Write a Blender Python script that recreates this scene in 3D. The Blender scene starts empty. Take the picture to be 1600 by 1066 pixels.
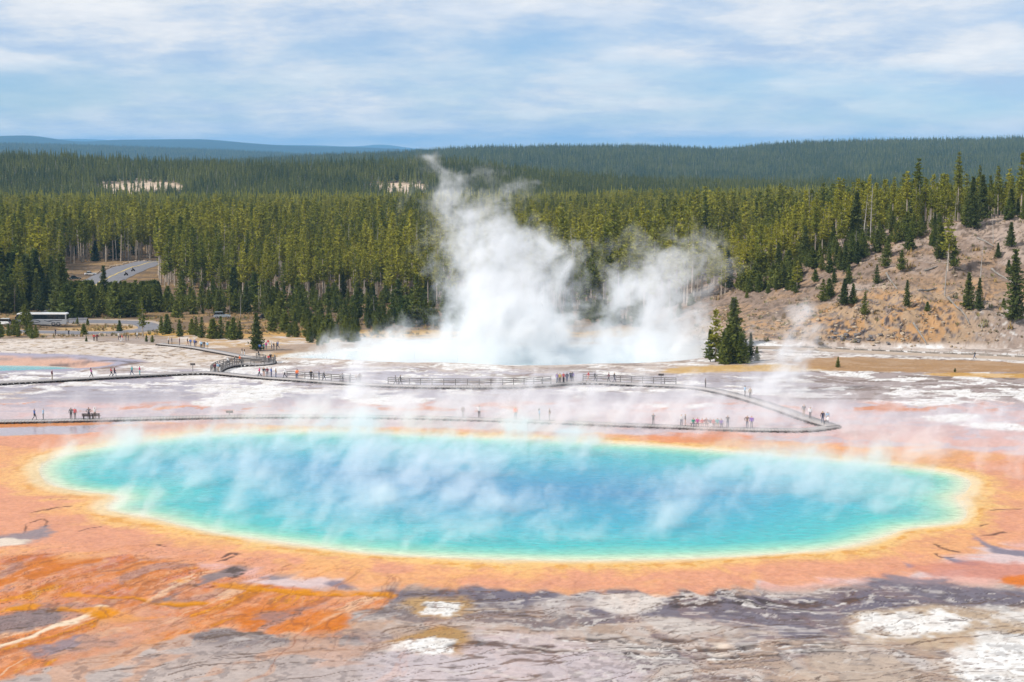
import bpy, bmesh, math, random
import numpy as np
from mathutils import Vector, Matrix
R = math.radians
random.seed(7)
S = bpy.context.scene

# ------------------------------------------------------------------ camera
F = 2600.0                      # focal length in photo pixels (1600 wide)
CAMH = 38.0
PITCH = math.atan(301.0 / F)
cd = bpy.data.cameras.new('camera'); cam = bpy.data.objects.new('camera', cd)
S.collection.objects.link(cam); S.camera = cam
cam.location = (0, 0, CAMH); cam.rotation_euler = (R(90) - PITCH, 0, 0)
cd.sensor_width = 36; cd.lens = 36 * F / 1600; cd.clip_start = .5; cd.clip_end = 80000

# ------------------------------------------------------------------ world
SUN_EL, SUN_AZ = 46.0, -116.0   # azimuth from +Y towards +X
W = bpy.data.worlds.new('World'); S.world = W; W.use_nodes = True
nt = W.node_tree; nt.nodes.clear()
def N(nt, t, **kw):
    n = nt.nodes.new(t)
    for k, v in kw.items():
        if k == 'inp':
            for a, b in v.items(): n.inputs[a].default_value = b
        else: setattr(n, k, v)
    return n
def L(nt, a, b): nt.links.new(a, b)
def ramp(nt, stops, src=None, interp='LINEAR'):
    n = nt.nodes.new('ShaderNodeValToRGB'); r = n.color_ramp; r.interpolation = interp
    while len(r.elements) < len(stops): r.elements.new(.5)
    for e, (p, c) in zip(r.elements, stops):
        e.position = p; e.color = (*c, 1) if len(c) == 3 else c
    if src is not None: nt.links.new(src, n.inputs[0])
    return n
def lin(c): return tuple((v / 255 / 12.92) if v <= 10 else ((v / 255 + .055) / 1.055) ** 2.4 for v in c)
sky = N(nt, 'ShaderNodeTexSky', sky_type='NISHITA', sun_disc=False, sun_elevation=R(SUN_EL), sun_rotation=R(SUN_AZ),
        altitude=2200, air_density=1.0, dust_density=.6, ozone_density=1.0)
tc = N(nt, 'ShaderNodeTexCoord'); sep = N(nt, 'ShaderNodeSeparateXYZ'); L(nt, tc.outputs['Generated'], sep.inputs[0])
# cloud sheet: direction projected on a curved layer, so that clouds flatten towards the horizon
zz = N(nt, 'ShaderNodeMath', operation='MAXIMUM', inp={1: 0.0}); L(nt, sep.outputs[2], zz.inputs[0])
za = N(nt, 'ShaderNodeMath', operation='ADD', inp={1: 0.17}); L(nt, zz.outputs[0], za.inputs[0])
cx = N(nt, 'ShaderNodeMath', operation='DIVIDE'); L(nt, sep.outputs[0], cx.inputs[0]); L(nt, za.outputs[0], cx.inputs[1])
cy = N(nt, 'ShaderNodeMath', operation='DIVIDE'); L(nt, sep.outputs[1], cy.inputs[0]); L(nt, za.outputs[0], cy.inputs[1])
cc = N(nt, 'ShaderNodeCombineXYZ'); L(nt, cx.outputs[0], cc.inputs[0]); L(nt, cy.outputs[0], cc.inputs[1])
mp1 = N(nt, 'ShaderNodeMapping'); mp1.inputs['Location'].default_value = (3.1, 1.7, 0); mp1.inputs['Scale'].default_value = (1.0, .9, 1); L(nt, cc.outputs[0], mp1.inputs[0])
n1 = N(nt, 'ShaderNodeTexNoise', inp={'Scale': 1.0, 'Detail': 10.0, 'Roughness': .58, 'Distortion': .15}); L(nt, mp1.outputs[0], n1.inputs['Vector'])
mp2 = N(nt, 'ShaderNodeMapping'); mp2.inputs['Location'].default_value = (-4.3, 8.2, 0); mp2.inputs['Scale'].default_value = (2.6, 2.4, 1); L(nt, cc.outputs[0], mp2.inputs[0])
n2 = N(nt, 'ShaderNodeTexNoise', inp={'Scale': 1.0, 'Detail': 10.0, 'Roughness': .63, 'Distortion': .1}); L(nt, mp2.outputs[0], n2.inputs['Vector'])
# a denser deck overhead, thin cloud low down
dz = ramp(nt, [(0, (.86,) * 3), (.014, (.60,) * 3), (.034, (.44,) * 3), (.056, (.56,) * 3), (.09, (.64,) * 3)], sep.outputs[2])
ad0 = N(nt, 'ShaderNodeMath', operation='ADD'); L(nt, n1.outputs[0], ad0.inputs[0]); L(nt, dz.outputs[0], ad0.inputs[1]); ad = N(nt, 'ShaderNodeMath', operation='SUBTRACT', inp={1: .5}); L(nt, ad0.outputs[0], ad.inputs[0])
cov = N(nt, 'ShaderNodeMapRange', interpolation_type='SMOOTHSTEP', inp={1: .34, 2: .66, 3: 0.24, 4: .94}); L(nt, ad.outputs[0], cov.inputs[0])
ccol = ramp(nt, [(.36, (.55, .70, .92)), (.46, (.72, .82, .96)), (.55, (.92, .95, 1.0)), (.66, (1.06, 1.06, 1.07))], n2.outputs[0])
skym = N(nt, 'ShaderNodeMix', data_type='RGBA', blend_type='MULTIPLY'); skym.inputs[0].default_value = 1
L(nt, sky.outputs[0], skym.inputs[6]); SKYS = .10; skym.inputs[7].default_value = (SKYS * .74, SKYS * .98, SKYS * 1.30, 1)
mx = N(nt, 'ShaderNodeMix', data_type='RGBA'); L(nt, cov.outputs[0], mx.inputs[0]); L(nt, skym.outputs[2], mx.inputs[6]); L(nt, ccol.outputs[0], mx.inputs[7])
bg = N(nt, 'ShaderNodeBackground', inp={1: .87}); L(nt, mx.outputs[2], bg.inputs[0])
wo = N(nt, 'ShaderNodeOutputWorld'); L(nt, bg.outputs[0], wo.inputs[0])
# ------------------------------------------------------------------ sun
sd = bpy.data.lights.new('sun', 'SUN'); sun = bpy.data.objects.new('sun', sd); S.collection.objects.link(sun)
sd.energy = 4.8; sd.angle = R(1.5); sd.color = (1, .955, .89)
sun.rotation_euler = (R(90 - SUN_EL), 0, R(180 - SUN_AZ)); sun.location = (-200, -200, 400)
v = S.view_settings; S.display_settings.display_device = 'sRGB'
v.view_transform = 'Standard'; v.look = 'None'; v.exposure = 0.05; v.gamma = 1; v.use_curve_mapping = False
c = S.cycles
c.use_denoising = True
c.max_bounces = 8; c.diffuse_bounces = 3; c.glossy_bounces = 2; c.transmission_bounces = 2; c.transparent_max_bounces = 8; c.volume_bounces = 6
c.volume_step_rate = 1.5; c.volume_max_steps = 256
c.use_adaptive_sampling = True; c.adaptive_threshold = .02

# ------------------------------------------------------------------ helpers
COL = S.collection
def tag(o, label=None, cat=None, group=None, kind=None):
    for k, vv in (('label', label), ('category', cat), ('group', group), ('kind', kind)):
        if vv: o[k] = vv
    return o
def link(name, data, parent=None, loc=None):
    o = bpy.data.objects.new(name, data); COL.objects.link(o)
    if parent is not None: o.parent = parent
    if loc is not None: o.location = loc
    return o
def np_mesh(name, V, Q, mat=None, smooth=False):
    """V (n,3), Q (m,k) faces of equal size"""
    me = bpy.data.meshes.new(name); V = np.asarray(V, np.float32); Q = np.asarray(Q, np.int32)
    m, k = Q.shape
    me.vertices.add(len(V)); me.vertices.foreach_set('co', V.ravel())
    me.loops.add(m * k); me.loops.foreach_set('vertex_index', Q.ravel())
    me.polygons.add(m); me.polygons.foreach_set('loop_start', np.arange(0, m * k, k, dtype=np.int32))
    if smooth: me.polygons.foreach_set('use_smooth', np.ones(m, bool))
    me.update(calc_edges=True)
    if mat: me.materials.append(mat)
    return me
class MB:
    """collects shapes in one mesh"""
    def __init__(s): s.v = []; s.f = []; s.m = []
    def add(s, vs, fs, mi=0):
        b = len(s.v); s.v += [tuple(x) for x in vs]; s.f += [tuple(b + i for i in f) for f in fs]; s.m += [mi] * len(fs)
    def box(s, c, d, rz=0, mi=0, taper=1.0):
        x, y, z = d[0] / 2, d[1] / 2, d[2] / 2; p = []
        for k in (-1, 1):
            t = taper if k > 0 else 1
            for a, b in ((-1, -1), (1, -1), (1, 1), (-1, 1)):
                X, Y = a * x * t, b * y * t
                p.append((c[0] + X * math.cos(rz) - Y * math.sin(rz), c[1] + X * math.sin(rz) + Y * math.cos(rz), c[2] + k * z))
        s.add(p, [(3, 2, 1, 0), (4, 5, 6, 7), (0, 1, 5, 4), (1, 2, 6, 5), (2, 3, 7, 6), (3, 0, 4, 7)], mi)
    def tube(s, pts, rads, n=6, mi=0, cap=True):
        pts = [Vector(p) for p in pts]; base = len(s.v); up = Vector((0.13, .07, 1))
        for i, p in enumerate(pts):
            t = (pts[min(i + 1, len(pts) - 1)] - pts[max(i - 1, 0)]).normalized()
            a = t.cross(up if abs(t.z) < .95 else Vector((1, 0, 0))).normalized(); b = t.cross(a)
            for k in range(n):
                an = 2 * math.pi * k / n; q = p + (a * math.cos(an) + b * math.sin(an)) * rads[i]; s.v.append(tuple(q))
        for i in range(len(pts) - 1):
            for k in range(n):
                s.f.append((base + i * n + k, base + i * n + (k + 1) % n, base + (i + 1) * n + (k + 1) % n, base + (i + 1) * n + k)); s.m.append(mi)
        if cap:
            s.f.append(tuple(base + k for k in reversed(range(n)))); s.f.append(tuple(base + (len(pts) - 1) * n + k for k in range(n))); s.m += [mi, mi]
    def prism(s, prof, y0, y1, mi=0):
        """profile in x,z extruded along y"""
        n = len(prof); vs = [(x, y0, z) for x, z in prof] + [(x, y1, z) for x, z in prof]
        fs = [tuple(range(n)), tuple(reversed(range(n, 2 * n)))] + [(i, i + n, (i + 1) % n + n, (i + 1) % n) for i in range(n)]
        s.add(vs, fs, mi)
    def mesh(s, name, mats, smooth=False):
        me = bpy.data.meshes.new(name); me.from_pydata(s.v, [], s.f)
        for m in (mats if isinstance(mats, (list, tuple)) else [mats]): me.materials.append(m)
        me.polygons.foreach_set('material_index', s.m)
        if smooth: me.polygons.foreach_set('use_smooth', [True] * len(s.f))
        me.update(); return me
    def build(s, name, mats, parent=None, loc=None, smooth=False):
        return link(name, s.mesh(name, mats, smooth), parent, loc)

# noise
_rng = np.random.default_rng(11); _T = _rng.random((8, 256, 256)).astype(np.float32)
def vn(x, y, seed=0):
    T = _T[seed % 8]; x = np.asarray(x, np.float64) + seed * 17.31; y = np.asarray(y, np.float64) - seed * 9.77
    xi = np.floor(x).astype(np.int64); yi = np.floor(y).astype(np.int64); fx = x - xi; fy = y - yi
    fx = fx * fx * fx * (fx * (fx * 6 - 15) + 10); fy = fy * fy * fy * (fy * (fy * 6 - 15) + 10)
    x0 = xi & 255; x1 = (xi + 1) & 255; y0 = yi & 255; y1 = (yi + 1) & 255
    a = T[y0, x0]; b = T[y0, x1]; cc_ = T[y1, x0]; d = T[y1, x1]
    return (a + (b - a) * fx) * (1 - fy) + (cc_ + (d - cc_) * fx) * fy
def fbm(x, y, oc=4, seed=0, rough=.5):
    s = 0; a = 1; t = 0
    for i in range(oc):
        k = 2.03 ** i; s = s + a * vn(x * k, y * k, seed + i); t += a; a *= rough
    return s / t                      # about 0..1, mean .5
def sst(a, b, x):
    t = np.clip((x - a) / (b - a), 0, 1); return t * t * (3 - 2 * t)
def sdf(poly, x, y):
    """signed distance to a closed polygon, negative inside"""
    P = np.asarray(poly, np.float64); d2 = np.full(np.shape(x), 1e18); ins = np.zeros(np.shape(x), bool)
    for i in range(len(P)):
        x0, y0 = P[i]; x1, y1 = P[(i + 1) % len(P)]; ex, ey = x1 - x0, y1 - y0
        t = np.clip(((x - x0) * ex + (y - y0) * ey) / (ex * ex + ey * ey + 1e-12), 0, 1)
        d2 = np.minimum(d2, (x - x0 - ex * t) ** 2 + (y - y0 - ey * t) ** 2)
        cnd = ((y0 > y) != (y1 > y)) & (x < ex * (y - y0) / (ey if abs(ey) > 1e-12 else 1e-12) + x0); ins ^= cnd
    d = np.sqrt(d2); return np.where(ins, -d, d)
def pdist(line, x, y):
    d2 = np.full(np.shape(x), 1e18)
    for (x0, y0), (x1, y1) in zip(line[:-1], line[1:]):
        ex, ey = x1 - x0, y1 - y0; t = np.clip(((x - x0) * ex + (y - y0) * ey) / (ex * ex + ey * ey + 1e-12), 0, 1)
        d2 = np.minimum(d2, (x - x0 - ex * t) ** 2 + (y - y0 - ey * t) ** 2)
    return np.sqrt(d2)
def smooth_poly(P, it=2, closed=True):
    P = [tuple(p) for p in P]
    for _ in range(it):
        Q = []; n = len(P)
        if not closed: Q.append(P[0])
        for i in range(n if closed else n - 1):
            a, b = P[i], P[(i + 1) % n]
            Q += [(.75 * a[0] + .25 * b[0], .75 * a[1] + .25 * b[1]), (.25 * a[0] + .75 * b[0], .25 * a[1] + .75 * b[1])]
        if not closed: Q.append(P[-1])
        P = Q
    return P
CP, SP = math.cos(PITCH), math.sin(PITCH)
def ray(px, py):
    a = (px - 800) / F; b = (533 - py) / F
    return np.array((a, CP + b * SP, -SP + b * CP))
def on_plane(px, py, z=0.0):
    d = ray(px, py); t = (z - CAMH) / d[2]; return (d[0] * t, d[1] * t)
def proj(p):
    y = p[1] * CP - (p[2] - CAMH) * SP; u = p[1] * SP + (p[2] - CAMH) * CP
    return 800 + F * p[0] / y, 533 - F * u / y

# ------------------------------------------------------------------ terrain
PY = np.array([-400, -60, 0, 30, 60, 85, 105, 130, 148, 158, 236, 250, 290, 330, 380, 430, 480, 560, 700, 1000, 1300, 2200, 9000, 16000, 90000.])
PZ = np.array([36, 36, 36, 22, 9, .3, -1.2, -.75, -.12, 0, 0, -.2, -2.2, -4.0, -6.5, -8.3, -9, -9.5, -9, -9, -12, -75, -190, -320, -600.])
_yy = np.arange(-400, 1600, 1.0); _zz = np.interp(_yy, PY, PZ)
_k = np.hanning(25); _k /= _k.sum(); _zs = np.convolve(np.pad(_zz, 12, mode='edge'), _k, 'valid')
def prof(Y): return np.where(Y < 1590, np.interp(Y, _yy, _zs), np.interp(Y, PY, PZ))
POOL_PX = [(60, 738), (66, 724), (92, 712), (125, 704), (165, 698), (215, 691), (280, 683), (345, 678), (420, 675), (540, 674), (640, 679), (740, 683), (860, 688),
           (960, 693), (1060, 698), (1160, 708), (1260, 716), (1360, 724), (1440, 732), (1495, 741), (1519, 752), (1512, 768), (1490, 776), (1500, 788),
           (1513, 800), (1505, 815), (1460, 822), (1416, 826), (1384, 838), (1336, 852), (1280, 861), (1160, 870), (1080, 873), (920, 877), (800, 875), (680, 871),
           (600, 867), (520, 859), (440, 848), (400, 842), (340, 834), (280, 821), (235, 808), (190, 802), (168, 795), (172, 786), (190, 779), (172, 772), (132, 769), (92, 762), (70, 752)]
POOL = smooth_poly([on_plane(*p) for p in POOL_PX], 2)
EXC = smooth_poly([on_plane(*p, -7.0) for p in [(455, 566), (475, 556), (560, 549), (700, 545), (900, 543), (1010, 548), (1075, 560), (1080, 575), (1000, 584), (850, 586), (700, 585), (600, 583), (520, 576)]], 2)
TURQ = smooth_poly([on_plane(*p, -5.4) for p in [(-260, 574), (-60, 571), (60, 572), (118, 575), (134, 580), (110, 586), (50, 591), (-30, 596), (-160, 602), (-260, 604)]], 2)
HX = np.array([-1000, 8, 30, 40, 46, 63, 90, 112, 135, 200, 400, 1500.]); HZ = np.array([0, 0, 1.2, 3.2, 5.3, 10.6, 21.6, 26.5, 29.5, 38, 45, 45.])
def hill(x, Y):
    base = 366 + 4 * (fbm(x / 22, Y / 60, 2, 3) - .5) + np.clip((x - 60), 0, 300) * .02
    t = (Y - base) / 62.0
    cliff = np.clip(1 - np.abs(x - 82) / 42, 0, 1) ** .6
    s0 = np.interp(t, [0, .12, .3, 1, 1.8, 3, 6], [0, .12, .3, 1, .92, .55, .1]); s1 = np.interp(t, [0, .06, .17, .3, 1, 1.8, 3, 6], [0, .12, .33, .44, 1, .92, .55, .1])
    s = s0 * (1 - cliff) + s1 * cliff
    return np.interp(x, HX, HZ) * s * np.clip(t * 40, 0, 1)
def terrain(x, Y):
    x = np.asarray(x, np.float64); Y = np.asarray(Y, np.float64)
    z = prof(Y) + hill(x, Y)
    hz = sst(2, 8, hill(x, Y))
    z = z + hz * ((fbm(x / 6, Y / 6, 4, 1) - .5) * 2.2)
    # crags on the bank
    t = hz * np.clip(1 - np.abs(x - 82) / 46, 0, 1) * sst(395, 382, Y)
    z = z + t * (np.abs(fbm(x / 2.6, Y / 2.6, 4, 5, .6) - .5) * -4.5 + .8)
    z = z + (fbm(x / 40, Y / 40, 3, 2) - .5) * sst(255, 330, Y) * 1.6
    z = z + (fbm(x / 5, Y / 5, 4, 6) - .5) * .16 * sst(100, 118, Y) * sst(175, 150, Y)
    z = z + sst(1000, 480, Y) * sst(470, 500, Y) * (fbm(x / 30, Y / 30, 2, 4) - .5) * 2
    return z
def carve(x, Y, z):
    near = (np.abs(x) < 90) & (Y > 135) & (Y < 260)
    if near.any():
        d = sdf(POOL, x[near], Y[near])
        z[near] = np.where(d < 8, (z[near] * sst(0, 8, d) + (1 - sst(0, 8, d)) * (np.where(d > 0, .02 + .10 * sst(0, 1.5, d) * sst(7, 2, d), -.02 + np.clip(d, -20, 0) * .12))), z[near])
    near = (np.abs(x) < 80) & (Y > 295) & (Y < 410)
    if near.any():
        d = sdf(EXC, x[near], Y[near]); w = 1 - sst(0, 9, d); z[near] = z[near] * (1 - w) + w * (-6.9 + .05 * np.clip(d, -30, 3))
    near = (x < -60) & (Y > 290) & (Y < 360)
    if near.any():
        d = sdf(TURQ, x[near], Y[near]); w = 1 - sst(0, 8, d); z[near] = z[near] * (1 - w) + w * (-5.35 + .06 * np.clip(d, -20, 3))
    return z
def ground_z(x, Y):
    x = np.atleast_1d(np.asarray(x, np.float64)); Y = np.atleast_1d(np.asarray(Y, np.float64)); z = terrain(x, Y)
    return carve(x, Y, np.array(z))
def gz(x, y): return float(ground_z([x], [y])[0])
_ts = np.concatenate([np.arange(90, 480, .35), np.arange(480, 1500, 1.0)])
def hit(px, py, dz=0.0):
    """first ground point under a photo pixel"""
    d = ray(px, py); d = d / d[1]; x = d[0] * _ts; zr = CAMH + d[2] * _ts; g = ground_z(x, _ts) + dz
    i = np.argmax(zr <= g); 
    if zr[i] > g[i]: i = len(_ts) - 1
    if i > 0:
        a, b = zr[i - 1] - g[i - 1], zr[i] - g[i]; f = a / (a - b + 1e-9); t = _ts[i - 1] + (_ts[i] - _ts[i - 1]) * min(max(f, 0), 1)
    else: t = _ts[0]
    return (d[0] * t, t, gz(d[0] * t, t))
# ------------------------------------------------------------------ materials
def mat(name, col=(.5, .5, .5), rough=.8, metal=0, spec=.3, noise=0, nscale=3.0, rand=0, bump=0, bscale=10.0, coat=0):
    m = bpy.data.materials.new(name); m.use_nodes = True; t = m.node_tree; b = t.nodes['Principled BSDF']
    b.inputs['Roughness'].default_value = rough; b.inputs['Metallic'].default_value = metal; b.inputs['Specular IOR Level'].default_value = spec
    b.inputs['Coat Weight'].default_value = coat
    src = None
    if noise or bump:
        tcx = N(t, 'ShaderNodeTexCoord')
    if noise:
        nn = N(t, 'ShaderNodeTexNoise', inp={'Scale': nscale, 'Detail': 5.0, 'Roughness': .6}); L(t, tcx.outputs['Object'], nn.inputs['Vector'])
        rp = ramp(t, [(.3, tuple(x * (1 - noise) for x in col)), (.7, tuple(min(1, x * (1 + noise)) for x in col))], nn.outputs[0]); src = rp.outputs[0]
    if rand:
        oi = N(t, 'ShaderNodeObjectInfo'); mr = N(t, 'ShaderNodeMapRange', inp={3: 1 - rand, 4: 1 + rand}); L(t, oi.outputs['Random'], mr.inputs[0])
        mm = N(t, 'ShaderNodeMix', data_type='RGBA', blend_type='MULTIPLY'); mm.inputs[0].default_value = 1
        if src: L(t, src, mm.inputs[6])
        else: mm.inputs[6].default_value = (*col, 1)
        L(t, mr.outputs[0], mm.inputs[7]); src = mm.outputs[2]
    if src: L(t, src, b.inputs['Base Color'])
    else: b.inputs['Base Color'].default_value = (*col, 1)
    if bump:
        nb = N(t, 'ShaderNodeTexNoise', inp={'Scale': bscale, 'Detail': 4.0}); L(t, tcx.outputs['Object'], nb.inputs['Vector'])
        bp = N(t, 'ShaderNodeBump', inp={'Strength': bump, 'Distance': .1}); L(t, nb.outputs[0], bp.inputs['Height']); L(t, bp.outputs[0], b.inputs['Normal'])
    return m
# ground: colour of the sinter and bacterial mats as a vertex attribute (alpha = wetness), fine grain from noise
MG = bpy.data.materials.new('ground'); MG.use_nodes = True; t = MG.node_tree; b = t.nodes['Principled BSDF']
at = N(t, 'ShaderNodeAttribute', attribute_name='Col'); geo = N(t, 'ShaderNodeNewGeometry')
g1 = N(t, 'ShaderNodeTexNoise', inp={'Scale': 1.7, 'Detail': 7.0, 'Roughness': .68}); L(t, geo.outputs['Position'], g1.inputs['Vector'])
g2 = N(t, 'ShaderNodeTexNoise', inp={'Scale': .22, 'Detail': 5.0, 'Roughness': .6, 'Distortion': .6}); L(t, geo.outputs['Position'], g2.inputs['Vector'])
r1 = N(t, 'ShaderNodeMapRange', inp={1: .25, 2: .75, 3: .82, 4: 1.16}); L(t, g1.outputs[0], r1.inputs[0])
r2 = N(t, 'ShaderNodeMapRange', inp={1: .3, 2: .7, 3: .93, 4: 1.06}); L(t, g2.outputs[0], r2.inputs[0])
rm = N(t, 'ShaderNodeMath', operation='MULTIPLY'); L(t, r1.outputs[0], rm.inputs[0]); L(t, r2.outputs[0], rm.inputs[1])
gm = N(t, 'ShaderNodeMix', data_type='RGBA', blend_type='MULTIPLY'); gm.inputs[0].default_value = 1
L(t, at.outputs['Color'], gm.inputs[6]); L(t, rm.outputs[0], gm.inputs[7]); L(t, gm.outputs[2], b.inputs['Base Color'])
rr = N(t, 'ShaderNodeMapRange', inp={1: 0, 2: 1, 3: .88, 4: .16}); L(t, at.outputs['Alpha'], rr.inputs[0]); L(t, rr.outputs[0], b.inputs['Roughness'])
bs = N(t, 'ShaderNodeMapRange', inp={1: 0, 2: 1, 3: .38, 4: .03}); L(t, at.outputs['Alpha'], bs.inputs[0])
bp = N(t, 'ShaderNodeBump', inp={'Distance': .12}); L(t, bs.outputs[0], bp.inputs['Strength']); L(t, g1.outputs[0], bp.inputs['Height']); L(t, bp.outputs[0], b.inputs['Normal'])
sl = N(t, 'ShaderNodeMapRange', inp={1: .5, 2: 1, 3: .10, 4: .45}); L(t, at.outputs['Alpha'], sl.inputs[0]); L(t, sl.outputs[0], b.inputs['Specular IOR Level'])

# ------------------------------------------------------------------ ground sheet
def W2(P, z=0.0): return [on_plane(p[0], p[1], z) for p in P]
def WH(P): return [hit(p[0], p[1])[:2] for p in P]
rows = [-400, -200, -80, -20, 20, 50, 75, 90, 98]; Y = 104.0
while Y < 355: rows.append(Y); Y += Y * Y * 1.38e-5
while Y < 440: rows.append(Y); Y += .62
while Y < 480: rows.append(Y); Y += 1.2
while Y < 760: rows.append(Y); Y += 5
while Y < 1600: rows.append(Y); Y += 40
rows += [2000, 3000, 5000, 9000, 16000, 26500]
rows = np.array(rows, np.float64)
U = np.concatenate([np.linspace(-1.1, -.7, 6), np.linspace(-.6, -.37, 40), np.linspace(-.36, .36, 920), np.linspace(.37, .6, 60), np.linspace(.7, 1.1, 6)])
WID = np.maximum(rows, 104.0)
GX = U[None, :] * WID[:, None]; GY = np.repeat(rows[:, None], len(U), 1)
GZ = carve(GX.ravel(), GY.ravel(), np.array(terrain(GX.ravel(), GY.ravel()))); X = GX.ravel(); Yv = GY.ravel()
n_r, n_c = GX.shape
C = np.zeros((len(X), 4))
def lc(c): return np.array(lin(c)) * .64
def blend(w, col, wet=None, sel=None):
    col = np.asarray(col)
    if sel is None:
        C[:, :3] += (col - C[:, :3]) * w[:, None]
        if wet is not None: C[:, 3] += (wet - C[:, 3]) * w
    else:
        C[sel, :3] += (col - C[sel, :3]) * w[:, None]
        if wet is not None: C[sel, 3] += (wet - C[sel, 3]) * w
WX = (fbm(X / 9, Yv / 9, 4, 1) - .5); WY_ = (fbm(X / 9, Yv / 9, 4, 4) - .5)       # warps
wx2 = (fbm(X / 2.2, Yv / 2.2, 4, 2, .6) - .5)
nA = fbm(X / 4.5 + WX * 2, Yv / 4.5 + WY_ * 2, 5, 3, .55); nB = fbm(X / 1.3 + WX, Yv / 1.3, 4, 5, .6); nC = fbm(X / 14 + WX * 2, Yv / 14, 4, 6)
nD = fbm(X / 9 + WX * 3, Yv / 3.0 + WY_ * 6, 5, 7, .55)
fine = fbm(X / .35, Yv / .35, 2, 0)
# --- dry soil and forest floor far away
blend(np.ones(len(X)), lc((132, 110, 88)), 0)
blend(sst(.48, .62, nC) * .7, lc((176, 142, 96)), 0); blend(sst(.55, .7, nB) * .6, lc((110, 92, 70)), 0)
# --- basin behind the pool
wb = sst(404, 396, Yv + WX * 16)
blend(wb, lc((214, 198, 186)), .1)
blend(wb * sst(.50, .60, nA), lc((246, 240, 234)), .05)
blend(wb * sst(.56, .68, nB) * .55, lc((160, 136, 118)), .05)
# lavender wet flats
wl = sst(312, 296, Yv + WX * 26 + (nA - .5) * 24) * sst(.35, .5, nC + .12)
blend(wl, lc((190, 178, 184)), .75)
wl2 = sst(330, 285, Yv + WX * 20)
blend(wl2 * sst(.46, .52, nD) * .8, lc((178, 165, 170)), .7)
wh = wb * sst(.56, .60, nA + (nB - .5) * .18) * sst(252, 270, Yv + WX * 10)
blend(wh, lc((250, 246, 242)), .05)
blend(wb * sst(.60, .66, nD + (nB - .5) * .1) * sst(255, 275, Yv) * .8, lc((158, 138, 124)), .4)
# right: brown wet ground with white crust islands
wr = sst(38, 62, X + WX * 20) * sst(352, 340, Yv) * sst(225, 240, Yv)
blend(wr * .85, lc((176, 158, 150)), .45)
blend(wr * sst(.50, .58, nD), lc((138, 118, 106)), .5)
blend(wr * sst(.545, .575, nA + (nB - .5) * .2), lc((250, 246, 242)), .03)
blend(wr * sst(312, 338, Yv + WX * 20) * sst(.42, .5, nB) * .8, lc((244, 236, 228)), .03)
# left: tan and white crust
wlft = sst(-30, -46, X + WX * 10) * sst(322, 332, Yv + WX * 8) * sst(402, 396, Yv + WX * 8)
blend(wlft * .9, lc((230, 216, 204)), .02); blend(wlft * sst(.5, .62, nB), lc((206, 184, 160)), .02)
blend(wlft * sst(.60, .64, nB) * sst(.45, .55, nA), lc((132, 110, 92)), .1)
wwt = sst(-18, -34, X + WX * 10) * sst(262, 272, Yv + WX * 8) * sst(318, 300, Yv + WX * 8)
blend(wwt * sst(.44, .5, nA) * .9, lc((248, 243, 240)), .02)
blend(sst(392, 400, Yv + WX * 12) * sst(430, 412, Yv + WX * 12) * sst(.4, .5, nA), lc((212, 166, 84)), 0)
# --- between the boardwalk and the pool, and all round: pink and peach mats
DP = np.full(len(X), 99.0); near = (np.abs(X) < 150) & (Yv > 95) & (Yv < 300)
DP[near] = sdf(POOL, X[near], Yv[near])
wp = sst(256, 240, Yv + WX * 8) * sst(100, 112, Yv)
blend(wp, lc((224, 200, 196)), .5)
blend(wp * sst(.45, .56, nC + (nA - .5) * .4), lc((228, 180, 166)), .4); blend(wp * sst(.50, .56, nD) * sst(195, 215, Yv) * .8, lc((192, 176, 186)), .75)
blend(wp * sst(232, 244, Yv + WX * 6) * sst(.5, .58, nD), lc((182, 166, 172)), .8)
blend(wp * sst(205, 225, Yv) * .6, lc((214, 196, 198)), .6); blend(wp * sst(238, 242, Yv) * sst(.58, .62, nA), lc((214, 146, 110)), .4)
# --- front terraces: grey and mauve sinter
wf = sst(146, 141, Yv + WX * 7 + np.clip((-X - 8), 0, 60) * .12 + (sst(0, 60, X)) * -1)
blend(wf, lc((180, 158, 142)), .25); blend(wf * sst(-2, -22, X + WX * 14) * .8, lc((188, 164, 146)), .2)
blend(wf * sst(.42, .60, nD), lc((138, 125, 124)), .35)
blend(wf * sst(.52, .66, nA) * .7, lc((206, 195, 188)), .15)
def zone(px, col, soft=1.0, warp=3.0, fw=1.0, wet=None, k=1.0, wh_=None, mod=None):
    P = smooth_poly(WH(px), 1); A = np.array(P); m = soft + warp + fw
    sel = np.where((X > A[:, 0].min() - m) & (X < A[:, 0].max() + m) & (Yv > A[:, 1].min() - m) & (Yv < A[:, 1].max() + m))[0]
    d = sdf(P, X[sel], Yv[sel]) + WX[sel] * warp * 2.2 + wx2[sel] * fw * 2.4
    w = sst(soft, -soft, d) * k
    if mod is not None: w = w * mod[sel]
    blend(w, col if isinstance(col, np.ndarray) else lc(col), wet, sel)
def stroke(px, wid, col, soft=.25, fw=.8, wet=None, k=1.0, mod=None):
    P = smooth_poly(WH(px), 2, False); A = np.array(P); m = wid + 3
    sel = np.where((X > A[:, 0].min() - m) & (X < A[:, 0].max() + m) & (Yv > A[:, 1].min() - m) & (Yv < A[:, 1].max() + m))[0]
    d = pdist(P, X[sel] + WX[sel] * 4 + wx2[sel] * 1.2, Yv[sel] + WY_[sel] * 5 + wx2[sel] * .8) + wx2[sel] * fw
    w = sst(wid + soft, wid - soft, d) * k
    if mod is not None: w = w * mod[sel]
    blend(w, lc(col), wet, sel)
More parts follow.
